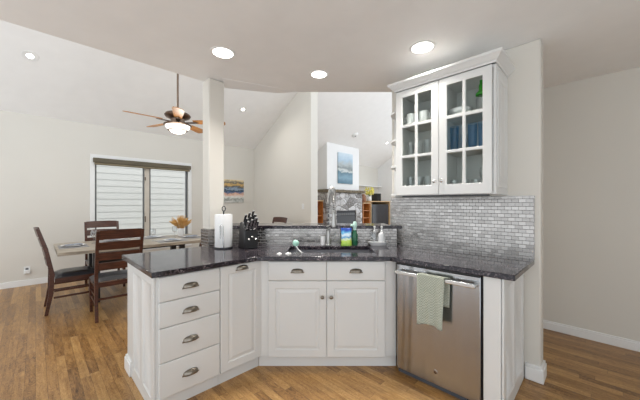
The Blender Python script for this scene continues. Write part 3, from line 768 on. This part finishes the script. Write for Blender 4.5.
MB().lathe([(0.155,-0.007),(0.15,-0.03),(0.12,-0.055),(0.11,-0.06),(0,-0.06),(0,-0.007),(0.155,-0.007)], 32).build('glass_bowl', 'fan_glass', fan, smooth=True)
MB().lathe([(0.12,-0.061),(0.127,-0.068),(0.117,-0.074),(0.105,-0.068),(0.105,-0.061),(0.12,-0.061)], 32).build('band', 'bronze', fan, smooth=True)
MB().lathe([(0,-0.0615),(0.103,-0.0615),(0.09,-0.085),(0.05,-0.103),(0,-0.107)], 28).build('lower_glass', 'fan_glass', fan, smooth=True)
for k in range(5):
    ang = math.radians(9+72*k)
    mbb = MB(); pts = []
    outl = [(0.20,-0.045),(0.38,-0.06),(0.56,-0.068),(0.61,-0.055),(0.63,-0.02),(0.625,0.03),(0.60,0.062),(0.54,0.068),(0.40,0.06),(0.20,0.045)]
    pitch = math.radians(-12)
    pl = [(x, y*math.cos(pitch), 0.055+y*math.sin(pitch)) for x, y in outl]
    mbb.prism(pl, (0,0,0.007))
    bl = mbb.build('blade', 'blade', fan, loc=(0,0,0), rot=ang)
    MB().prism([(0.09,-0.02,0.045),(0.22,-0.03,0.050),(0.27,0,0.047),(0.22,0.03,0.046),(0.09,0.02,0.045)], (0,0,-0.006)).build('blade_iron', 'bronze', bl)
ld = bpy.data.lights.new('fan_lamp', 'POINT'); ld.energy = 6; ld.shadow_soft_size = 0.12; ld.color = (1,0.93,0.82)
lo = bpy.data.objects.new('fan_lamp', ld); COL.objects.link(lo); lo.parent = fan; lo.location = (0,0,-0.24)

# ============================================================ DINING FURNITURE
ta0, ta1, tb0, tb1 = 0.18, 2.08, 4.52, 5.60
TZ = 0.755
ta = thing('dining_table', 'long dining table with pale weathered wood top and black legs', 'table', xy((ta0+ta1)/2, (tb0+tb1)/2, 0), A45)
hx, hy = (ta1-ta0)/2, (tb1-tb0)/2
MB().box(-hx, hx, -hy, hy, TZ-0.042, TZ).build('tabletop', 'tablewood', ta, bevel=0.004)
MB().box(-hx+0.36, hx-0.36, -hy+0.30, hy-0.30, TZ-0.10, TZ-0.043).build('apron', 'black', ta)
for sx in (-1,1):
    for sy in (-1,1):
        MB().bar((sx*(hx-0.40), sy*(hy-0.335), 0), (sx*(hx-0.40), sy*(hy-0.335), TZ-0.101), 0.075, 0.075).build('leg', 'black', ta, bevel=0.003)
TBL = lambda a, b: xy(a, b, TZ+0.0005)

def make_chair():      # local: front faces +y, back at y=0, centre x=0, origin between rear legs on the floor
    t = thing('dining_chair', '', 'chair', (0,0,0), 0, 'dining chairs')
    hw = 0.215
    def lean(z):       # y of the rear post centre at height z
        pts = [(0,-0.05),(0.25,-0.008),(0.48,0.0),(0.75,-0.045),(1.03,-0.125)]
        for (z0,y0),(z1,y1) in zip(pts, pts[1:]):
            if z <= z1: return y0+(y1-y0)*(z-z0)/(z1-z0)
        return pts[-1][1]
    for s in (-1,1):
        zs_ = [0,0.12,0.25,0.36,0.48,0.6,0.75,0.9,1.03]
        pts = [(s*hw, lean(z), z) for z in zs_]
        wy = [0.032,0.036,0.042,0.046,0.050,0.044,0.038,0.034,0.030]
        MB().sweep(pts, lambda i: [(-0.016,-wy[i]/2,0),(0.016,-wy[i]/2,0),(0.016,wy[i]/2,0),(-0.016,wy[i]/2,0)]).build('leg', 'cherry', t, bevel=0.003)
        MB().sweep([(s*(hw+0.0),0.405,0),(s*hw,0.405,0.43)], lambda i: [(-0.019+0.004*(1-i),-0.019+0.004*(1-i),0),(0.019-0.004*(1-i),-0.019+0.004*(1-i),0),(0.019-0.004*(1-i),0.019-0.004*(1-i),0),(-0.019+0.004*(1-i),0.019-0.004*(1-i),0)]).build('leg', 'cherry', t, bevel=0.003)
        MB().box(s*hw-0.010, s*hw+0.010, 0.024, 0.386, 0.375, 0.43).build('seat_rail', 'cherry', t, bevel=0.002)
        MB().box(s*hw-0.008, s*hw+0.008, 0.014, 0.388, 0.185, 0.208).build('stretcher', 'cherry', t, bevel=0.002)
        MB().box(s*hw-0.008, s*hw+0.008, 0.018, 0.388, 0.265, 0.288).build('stretcher', 'cherry', t, bevel=0.002)
    MB().box(-hw+0.017, hw-0.017, -0.010, 0.010, 0.375, 0.43).build('seat_rail', 'cherry', t)
    MB().box(-hw+0.020, hw-0.020, 0.395, 0.415, 0.375, 0.43).build('seat_rail', 'cherry', t)
    MB().box(-hw+0.017, hw-0.017, -0.006, 0.010, 0.225, 0.250).build('stretcher', 'cherry', t)
    # padded seat
    mb = MB(); n = 12; V = []
    for i in range(n+1):
        row = []
        for j in range(n+1):
            u, v = i/n*2-1, j/n*2-1
            h = 0.045*(1-abs(u)**6)*(1-abs(v)**6)
            row.append(mb.bm.verts.new((u*(hw+0.022), 0.225+v*0.198, 0.4305+h)))
        V.append(row)
    for a, b in zip(V, V[1:]):
        for j in range(n): mb.bm.faces.new((a[j],b[j],b[j+1],a[j+1]))
    be = [e for e in mb.bm.edges if e.is_boundary]
    r = bmesh.ops.extrude_edge_only(mb.bm, edges=be)
    nv = [g for g in r['geom'] if isinstance(g, bmesh.types.BMVert)]
    for v_ in nv: v_.co.z = 0.4302
    mb.bm.faces.new([v for v in [V[i][0] for i in range(n+1)]]+[]) if False else None
    mb.build('seat', 'leather', t, smooth=True)
    # ladder back slats, curved
    for z0, z1 in ((0.575,0.655),(0.688,0.775),(0.808,0.897),(0.93,1.035)):
        m = MB(); prev = None
        n = 10
        for i in range(n+1):
            x = (-1+2*i/n)*(hw-0.012); c = -0.028*(1-(x/hw)**2)
            ar = 0.006*(1-(x/hw)**2)
            q = [(x, lean(z0)+c-0.008, z0-ar*0), (x, lean(z0)+c+0.008, z0), (x, lean(z1)+c+0.008, z1+ar), (x, lean(z1)+c-0.008, z1+ar)]
            q = [m.bm.verts.new(p) for p in q]
            if prev:
                for k in range(4): m.bm.faces.new((prev[k],prev[(k+1)%4],q[(k+1)%4],q[k]))
            else: m.bm.faces.new(q[::-1])
            prev = q
        m.bm.faces.new(prev); m.build('slat', 'cherry', t, smooth=True)
    return t
ch = make_chair()
p = W(0.14, 4.91)
ch.location = (p[0], p[1], 0); ch.rotation_euler = (0,0,-A45)        # faces +a
ch['label'] = 'dark wood dining chair seen side on at the left end of the table'
p = W(0.70, 4.07); dup(ch, (p[0],p[1],0), A45, 'dark wood dining chair with its back to the camera, nearest the counter', 'dining chairs')
p = W(0.79, 5.86); dup(ch, (p[0],p[1],0), A45+PI, 'dark wood dining chair on the far side of the table by the window', 'dining chairs')
p = W(2.17, 5.12); dup(ch, (p[0],p[1],0), A45+PI/2, 'dark wood dining chair at the right end of the table, mostly hidden by the post', 'dining chairs')
p = W(3.56, 4.88); dup(ch, (p[0],p[1],0), A45+PI/2+PI/2*0, 'dark wood dining chair standing against the partition wall, its top rail over the bar ledge', 'dining chairs')

# place settings
def setting(a, b, rot, who, glass_ab):
    o = MB().box(-0.21, 0.21, -0.15, 0.15, 0, 0.003).build('placemat', 'mat_grey', loc=TBL(a,b), rot=A45+rot); tag(o, f'grey placemat {who}', 'placemat', 'placemats on the dining table')
    l = TBL(a,b)
    o = MB().lathe([(0,0),(0.08,0),(0.13,0.012),(0.132,0.016),(0.08,0.008),(0,0.006)], 28).build('plate', 'ceramic', smooth=True, loc=(l[0],l[1],l[2]+0.0032)); tag(o, f'white dinner plate on the placemat {who}', 'plate', 'plates on the dining table')
    m = MB(); V = []
    for i in range(7):
        V.append([m.bm.verts.new((-0.05+0.1*i/6, -0.09+0.18*j/8, 0.012*abs(math.sin(i*2.1+j*0.9))+0.004)) for j in range(9)])
    for x, y in zip(V, V[1:]):
        for j in range(8): m.bm.faces.new((x[j],y[j],y[j+1],x[j+1]))
    o = m.build('napkin', 'napkin', loc=(l[0],l[1],l[2]+0.0135), rot=A45+rot+0.3, solid=0.004, smooth=True); tag(o, f'folded blue grey napkin on the plate {who}', 'napkin', 'napkins on the dining table')
    g = thing('wine_glass', f'clear stemmed wine glass beside the plate {who}', 'glass', TBL(*glass_ab), 0, 'wine glasses on the dining table')
    MB().lathe([(0.005,0.085),(0.03,0.10),(0.042,0.13),(0.040,0.165),(0.033,0.19),(0.031,0.19),(0.038,0.165),(0.040,0.13),(0.028,0.103),(0,0.09)], 20).build('bowl', 'glassware', g, smooth=True)
    MB().lathe([(0,0),(0.035,0.001),(0.03,0.004),(0.005,0.01),(0.0045,0.084),(0,0.084)], 16).build('stem', 'glassware', g, smooth=True)
setting(0.36, 5.08, PI/2, 'at the left end of the table', (0.60,4.78))
setting(0.80, 4.70, 0, 'in front of the chair nearest the counter', (0.98,4.90))
setting(0.86, 5.40, 0, 'in front of the far chair by the window', (0.60,5.25))
setting(1.50, 4.74, 0, 'nearest the post on the near side', (1.28,4.92))
setting(1.40, 5.38, 0, 'on the window side near the flower vase', (1.17,5.20))
setting(1.88, 5.00, PI/2, 'at the right end of the table', (1.67,5.16))
# flower vase
va = thing('flower_vase', 'white ribbed vase of dried golden wheat on the dining table', 'vase', xy(1.84,5.36,TZ+0.0005))
m = MB(); prof = []
m.lathe([(0,0),(0.046,0),(0.052,0.03),(0.052,0.11),(0.046,0.135),(0.042,0.135),(0.045,0.03),(0,0.01)], 28); m.build('vase', 'ceramic', va, smooth=True)
m = MB()
for k in range(130):
    th = random.random()*2*PI; sp_ = random.random()**0.6*0.85; ln = 0.15+0.09*random.random()
    d = Vector((math.cos(th)*math.sin(sp_), math.sin(th)*math.sin(sp_), math.cos(sp_)))
    ln *= 0.75+0.45*d.z
    s0 = Vector((d.x*0.02, d.y*0.02, 0.10)); e = s0+d*ln
    m.tube([s0, s0+d*ln*0.45, s0+d*ln*0.7, e-d*0.008, e], [0.0012,0.0015,0.0065,0.0055,0.001], 5)
m.build('dried_wheat', 'wheat', va)

# wall outlets, switch, pictures
def plate_thing(label, cat, name, X, Y, z, rot, parts):
    t = thing(name, label, cat, (X,Y,z), rot)
    MB().rings(-0.037,0.037,-0.06,0.06,-0.006,[(0,0.002),(0.003,0)],0.005).build('cover_plate','white_plastic',t)
    parts(t); return t
def outl(t):
    MB().box(-0.017,0.017,-0.0075,-0.0062,0.008,0.038).build('socket','alu',t)
    MB().rings(-0.03,0.032,-0.05,0.004,-0.040,[(0,0.004),(0.004,0)],0.033).build('adapter','white_plastic',t)
p = W(-0.02, VB-0.001)
X = -0.0
yy = 9.37/2.03; plate_thing('white wall outlet with a plug-in adapter low on the dining wall at left', 'outlet', 'wall_outlet', yy-9.37+0.0007, yy-0.0007, 0.25, A45, outl)
def swt(t):
    MB().box(-0.016,0.016,-0.009,-0.0062,-0.033,0.033).build('rocker','white_plastic',t,bevel=0.001)
plate_thing('white light switch on the partition wall above the bar ledge', 'light switch', 'light_switch', -0.371-0.0007, 6.206-0.0007, 1.265, -A45, swt)
t = thing('lake_painting', 'dusk lake landscape canvas in orange and blue on the wall right of the post', 'painting', xy(3.50, VB-0.001, 1.35), A45)
MB().box(-0.31,0.31,-0.030,-0.0,0,0.575).build('canvas','paint_dusk',t,bevel=0.003)
t = thing('lake_painting', 'tall misty blue lake canvas on the white chimney breast', 'painting', xy(7.06, 5.925-0.002, 1.96), A45)
MB().box(-0.36,0.36,-0.035,0,0,0.98).build('canvas','paint_misty',t,bevel=0.004)

# roller shade over the window
t = thing('roller_shade', 'rolled up bronze shade box across the top of the dining window', 'window shade', xy(1.60, VB-0.019, 2.04), A45)
MB().box(-0.86,0.86,-0.075,-0.001,0.045,0.125).build('valance','shade',t,bevel=0.004)
MB().box(-0.84,0.84,-0.06,-0.012,0.0,0.0445).build('rolled_fabric','shade_edge',t,bevel=0.01)

# ============================================================ LIVING ROOM
t = thing('stone_fireplace', 'grey fieldstone fireplace with a dark rough wood mantel in the living room', 'fireplace', xy(7.015, 5.82, 0), A45)
m = MB().grid_plate([-0.845,-0.46,0.50,0.845],[0,0.35,1.10,1.66],{(1,1)},0,0.103)
m.box(-0.845,0.845,0.103,0.800,0,1.66) if False else None
m.build('stone_front','stone',t,bevel=0.02)
MB().box(-0.845,-0.55,0.104,0.80,0,1.66).box(0.55,0.845,0.104,0.80,0,1.66).box(-0.549,0.549,0.104,0.80,1.15,1.66).build('stone_sides','stone',t)
m = MB(); pts = []
n = 24; prev = None
for i in range(n+1):
    x = -0.91+1.82*i/n; q = []
    for (y, z) in ((-0.075,1.665),(-0.085,1.755),(0.80,1.755),(0.80,1.665)):
        q.append(m.bm.verts.new((x, y+(random.uniform(-.018,.018) if y < 0 else 0), z+(random.uniform(-.012,0) if z>1.7 and y<0 else 0))))
    if prev:
        for k in range(4): m.bm.faces.new((prev[k],prev[(k+1)%4],q[(k+1)%4],q[k]))
    else: m.bm.faces.new(q[::-1])
    prev = q
m.bm.faces.new(prev); m.build('mantel','mantel',t)
fbx = MB().box(-0.458,0.498,0.45,0.46,0.351,1.098).box(-0.458,-0.445,0.02,0.45,0.351,1.098).box(0.485,0.498,0.02,0.45,0.351,1.098).box(-0.445,0.485,0.02,0.45,0.351,0.365).box(-0.445,0.485,0.02,0.45,1.085,1.098)
fbx.build('firebox','black',t)
g = MB().box(-0.443,0.483,0.03,0.045,0.93,1.083)
gr = g.build('grille','blackmetal',t)
for k in range(9):
    MB().box(-0.42+0.099*k,-0.42+0.099*k+0.07,0.020,0.0295,0.95,1.02).build('louver','alu',gr)
MB().box(-0.443,0.483,0.03,0.035,0.366,0.929).build('glass_front','screen',t)

def shelf_cab(name,label,a0,a1,b0,b1,z1,mat,nsh,open_=True):
    t = thing(name,label,'cabinet',xy((a0+a1)/2,b0,0),A45); hx=(a1-a0)/2; d=b1-b0
    MB().box(-hx,-hx+.03,0,d,0,z1-.031).box(hx-.03,hx,0,d,0,z1-.031).box(-hx+.03,hx-.03,d-.015,d,0,z1-.031).box(-hx+.03,hx-.03,0.01,d-.015,0.0,.08).build('body',mat,t)
    MB().box(-hx-.01,hx+.01,-0.015,d,z1-.03,z1).build('top','oak_light',t,bevel=.003)
    for i in range(nsh):
        z=.08+(z1-.11)*(i+1)/(nsh+1)
        MB().box(-hx+.031,hx-.031,.012,d-.016,z-.01,z+.01).build('shelf',mat,t)
    return t
shelf_cab('open_bookcase','orange oak bookcase with open shelves just right of the fireplace',7.93,8.34,5.84,6.60,1.35,'oak',4)
mc = shelf_cab('media_cabinet','light oak cabinet housing a black screened appliance at far right of the living room',8.36,9.62,5.82,6.60,1.41,'oak_light',0)
sc_cab = shelf_cab('oak_cabinet','orange oak cabinet partly hidden left of the stone fireplace',5.30,6.155,6.02,6.60,1.42,'oak',2)
for s_ in (0,):
    MB().box(-0.36,0.39,0.0,0.02,0.09,1.36).build('door','oak',sc_cab,loc=(0,-0.021,0)) if False else None
t = thing('mini_fridge','black fridge with a dark glossy door inside the light oak cabinet','fridge',xy(8.99,5.85,0.081),A45)
MB().box(-0.57,0.57,0.03,0.60,0,1.21).build('body','black',t,bevel=.006)
MB().box(-0.57,0.57,0.0,0.029,0.0,1.21).build('door','screen',t,bevel=.006)
MB().bar((-0.50,-0.03,0.5),(-0.50,-0.03,1.1),0.02,0.02).build('handle','alu',t)
t = thing('speaker_box','black bookshelf speaker on the light oak cabinet','speaker',xy(9.22,6.05,1.4105),A45)
MB().box(-0.13,0.13,0,0.25,0,0.29).build('body','black',t,bevel=.006); MB().box(-0.115,0.115,-0.012,-0.0005,0.015,0.275).build('grille','speaker',t)
t = thing('flower_vase','white vase of yellow blossoms on the oak cabinets in the living room','vase',xy(8.55,6.02,1.4105),A45)
MB().lathe([(0,0),(0.06,0),(0.085,0.06),(0.07,0.14),(0.045,0.17),(0,0.17)],20).build('vase','ceramic',t,smooth=True)
m=MB(); m2=MB()
for k in range(60):
    th=random.random()*2*PI; r=random.random()**.5*.17; z=.24+random.random()*.26
    c=Vector((math.cos(th)*r*(0.6+z),math.sin(th)*r*(0.6+z),z)); m.sphere(c,.022+.012*random.random(),1,1,.8,8)
    if k%4==0: m2.tube([(0,0,.16),c*0.6+Vector((0,0,.08)),c],.004,5)
m.build('blossoms','yellow',t); m2.build('stems','leaf',t)
t = thing('clay_figure','small brown clay jug on the bookcase beside the fireplace','jug',xy(8.17,6.02,1.3505),A45)
MB().lathe([(0,0),(0.07,0),(0.11,0.08),(0.10,0.16),(0.05,0.24),(0.06,0.30),(0,0.30)],20).build('body','clay',t,smooth=True)
MB().tube([(0.055,0,0.27),(0.13,0,0.25),(0.14,0,0.17),(0.10,0,0.12)],0.014,8).build('handle','clay',t,smooth=True)
o = MB().box(-1.05,1.05,-0.20,0,0,0.035).build('wall_shelf','trim',loc=xy(8.93,VB-0.001,1.98),rot=A45,bevel=.004)
tag(o,'long white wall shelf above the oak cabinets in the living room','shelf')

# ============================================================ ON THE COUNTER
CT = 0.9145
# paper towel stand
t = thing('paper_towel_holder','black wire paper towel holder with a round base near the post','paper towel holder',(-0.915,2.70,CT))
MB().lathe([(0,0),(0.088,0),(0.088,0.008),(0.082,0.012),(0,0.012)],32).build('base','blackmetal',t,smooth=True)
MB().tube([(0,0,0.0125),(0,0,0.345)],0.007,10).tube([(0,0,0.345),(0.014,0,0.357),(0.018,0,0.375),(0.010,0,0.392),(-0.004,0,0.394),(-0.014,0,0.380),(-0.012,0,0.36),(0,0,0.345)],0.005,8).build('rod','blackmetal',t,smooth=True)
MB().tube([(0.03,-0.084,0.012),(0.03,-0.089,0.05),(0.025,-0.088,0.21),(0.01,-0.088,0.225),(-0.005,-0.088,0.21),(0.0,-0.088,0.10)],0.0045,8).build('tension_arm','steel',t,smooth=True)
o = MB().lathe([(0.021,0.0),(0.078,0.0),(0.080,0.006),(0.080,0.300),(0.078,0.306),(0.021,0.306),(0.021,0)],40).build('paper_towel_roll','paper',smooth=True,loc=(-0.915,2.70,CT+0.0125))
tag(o,'white paper towel roll standing on the black holder','paper towel')
# knife block
t = thing('knife_block','black wooden knife block full of steel handled knives beside the paper towels','knife block',(-0.695,2.735,CT),math.radians(35)); t.scale = (1.3,1.12,1.06)
P = [(-0.085,0),(0.07,0),(0.035,0.225),(-0.015,0.235),(-0.085,0.155)]
MB().prism([(-0.05,y,z) for y,z in P],(0.10,0,0)).build('block','black',t,bevel=.005)
nrm = Vector((0,-0.75,0.66)).normalized(); 
for r in range(3):
    for c_ in range(4):
        x = -0.036+0.024*c_; f = 0.12+0.36*r
        base_ = Vector((x, -0.015+(-0.070)*(1-f)*1.0, 0.235-0.08*(1-f)))
        d = Vector((0,-0.55,0.83)).normalized(); ln = 0.085+0.02*((c_*7+r*3)%3)
        k_ = MB().tube([base_+d*0.002,base_+d*0.018],0.0085,8).build('bolster','steel',t)
        MB().tube([base_+d*0.019,base_+d*0.05,base_+d*ln],[0.0085,0.0095,0.0085],8).build('knife_handle','black' if r>0 else 'steel',t,smooth=True)
        MB().tube([base_+d*(ln+0.0005),base_+d*(ln+0.008)],0.0088,8).build('end_cap','steel',t)
for c_ in range(3):
    b_ = Vector((-0.026+0.026*c_,-0.0855,0.075+0.02*(c_%2)))
    MB().tube([b_,b_+Vector((0,-0.022,0.012))],0.007,8).build('steak_knife_handle','steel',t)
# faucet
t = thing('kitchen_faucet','tall brushed steel spring spout faucet behind the sink','faucet',(0.085,2.862,CT))
MB().lathe([(0,0),(0.027,0),(0.027,0.008),(0.02,0.014),(0.018,0.14),(0.014,0.15),(0,0.15)],20).build('base','satin',t,smooth=True)
arch = [(0,0,0.15),(0,0,0.38),(0.008,-0.012,0.47),(0.022,-0.06,0.55),(0.034,-0.11,0.565),(0.043,-0.165,0.53),(0.045,-0.185,0.45),(0.045,-0.19,0.33)]
def smooth_path(pts, n=12):
    out = []; P_ = [Vector(p) for p in pts]; P_ = [P_[0]]+P_+[P_[-1]]
    for i in range(1,len(P_)-2):
        for k in range(n):
            u = k/n; a,b,c,d = P_[i-1],P_[i],P_[i+1],P_[i+2]
            out.append(0.5*((2*b)+(c-a)*u+(2*a-5*b+4*c-d)*u*u+(3*b-a-3*c+d)*u**3))
    out.append(P_[-2]); return out
sp_ = smooth_path(arch, 12)
MB().tube(sp_, 0.007, 8).build('hose','alu',t,smooth=True)
# coil
hel = []; total = len(sp_); turns = 46; steps = turns*8
prevx = None
for k in range(steps+1):
    f = k/steps*(total-1); i = min(int(f), total-2); u = f-i
    c = sp_[i].lerp(sp_[i+1], u); d = (sp_[i+1]-sp_[i]).normalized()
    x = Vector((1,0,0)); x = (x-d*x.dot(d)).normalized(); y = d.cross(x); an = 2*PI*turns*k/steps
    hel.append(c+(x*math.cos(an)+y*math.sin(an))*0.020)
MB().tube(hel, 0.0042, 5).build('spring','satin',t,smooth=True)
MB().lathe([(0,-0.13),(0.020,-0.13),(0.024,-0.10),(0.018,-0.06),(0.016,0),(0,0)],20,(0.045,-0.19,0.329)).build('spray_head','satin',t,smooth=True)
MB().tube([(0,0,0.27),(0.02,-0.10,0.275),(0.043,-0.165,0.27)],0.006,8).build('support_arm','satin',t,smooth=True)
MB().tube([(0.017,0,0.08),(0.06,0,0.085),(0.075,-0.005,0.12)],0.006,8).build('lever','satin',t,smooth=True)
# soap pump / pale cup left of the faucet
t = tag(MB().lathe([(0,0),(0.024,0),(0.027,0.09),(0.024,0.09),(0.021,0.006),(0,0.006)],20).build('cup','ceramic',smooth=True,loc=(0.030,2.895,CT)),'small white cup just left of the faucet base','cup')
# detergent bag
m = MB(); V=[]
for j in range(13):
    v=j/12; z=v*0.172; th=0.036*(1-v)**0.5+0.002; wd=0.056-0.004*math.sin(v*PI)
    ring=[]
    for k in range(24):
        a=2*PI*k/24; ca,sa=math.cos(a),math.sin(a)
        ring.append(m.bm.verts.new((wd*math.copysign(abs(ca)**0.6,ca), th*math.copysign(abs(sa)**0.8,sa)+0.002*math.sin(5*v+k), z+0.002*math.sin(k*1.3)*v)))
    V.append(ring)
for a,b in zip(V,V[1:]):
    for k in range(24): m.bm.faces.new((a[k],a[(k+1)%24],b[(k+1)%24],b[k]))
m.bm.faces.new(V[0][::-1]); m.bm.faces.new(V[-1])
tag(m.build('detergent_pouch','bag',smooth=True,loc=(0.265,2.870,CT),rot=0.1),'blue and green printed detergent pouch standing right of the faucet','pouch')
t = thing('dish_soap_bottle','dark green dish soap bottle with a pale sprayer top behind the detergent pouch','bottle',(0.353,2.883,CT))
MB().lathe([(0,0),(0.028,0),(0.032,0.02),(0.030,0.10),(0.018,0.145),(0.013,0.15),(0,0.15)],20,(0,0,0),1,0.8).build('body','dark_green',t,smooth=True)
MB().lathe([(0,0.1505),(0.016,0.1505),(0.016,0.175),(0.022,0.185),(0.020,0.225),(0.010,0.24),(0,0.24)],20).tube([(0,0,0.205),(-0.045,-0.01,0.200)],[0.013,0.010],8).build('sprayer','teal_pale',t,smooth=True)
# soap tray
t = thing('soap_tray','white boat shaped ceramic tray on the counter below the bar ledge','tray',(0.585,2.865,CT))
MB().lathe([(0,0),(0.075,0),(0.105,0.035),(0.100,0.036),(0.073,0.008),(0,0.008)],32,(0,0,0),1,0.5).build('dish','ceramic',t,smooth=True)
for dx,mat,lab in ((-0.036,'glassware','clear glass soap dispenser, left of the two on the white tray'),(0.036,'ceramic','white soap dispenser, right of the two on the tray')):
    t = thing('soap_dispenser',lab,'soap dispenser',(0.585+dx,2.865,CT+0.0085),0,'soap dispensers on the tray')
    MB().lathe([(0,0),(0.030,0),(0.034,0.01),(0.034,0.095),(0.028,0.115),(0.012,0.122),(0,0.122)],24,(0,0,0),1,0.9).build('bottle',mat,t,smooth=True)
    MB().lathe([(0,0.1225),(0.013,0.1225),(0.013,0.138),(0.006,0.142),(0.006,0.170),(0.011,0.172),(0.011,0.184),(0,0.186)],16).tube([(0,0,0.178),(0,-0.035,0.174)],0.005,8).build('pump','white_plastic',t,smooth=True)
# brush and bits at the sink's near edge
t = thing('dish_brush','round mint green dish scrubber on a clear stand at the left edge of the sink','dish brush',(-0.205,2.395,CT))
MB().sphere((0,0.02,0.085),0.028).build('scrubber','mint',t,smooth=True)
MB().tube([(0.055,0,0.003),(0.02,0.005,0.035),(0.003,0.015,0.062)],0.006,8).build('handle','white_plastic',t,smooth=True)
MB().lathe([(0,0),(0.03,0),(0.028,0.006),(0.012,0.010),(0.010,0.030),(0.014,0.050),(0,0.05)],20,(0.005,0.018,0)).build('stand','glassware',t,smooth=True)
tag(MB().lathe([(0,0),(0.026,0),(0.022,0.008),(0.008,0.012),(0,0.018)],20).build('drain_stopper','white_plastic',smooth=True,loc=(-0.265,2.38,CT)),'small white drain stopper beside the mint scrubber','drain stopper','drain stoppers')
tag(MB().lathe([(0,0),(0.022,0),(0.018,0.006),(0.007,0.010),(0,0.014)],20).build('drain_stopper','white_plastic',smooth=True,loc=(-0.340,2.38,CT)),'small white drain stopper farthest left at the sink edge','drain stopper','drain stoppers')
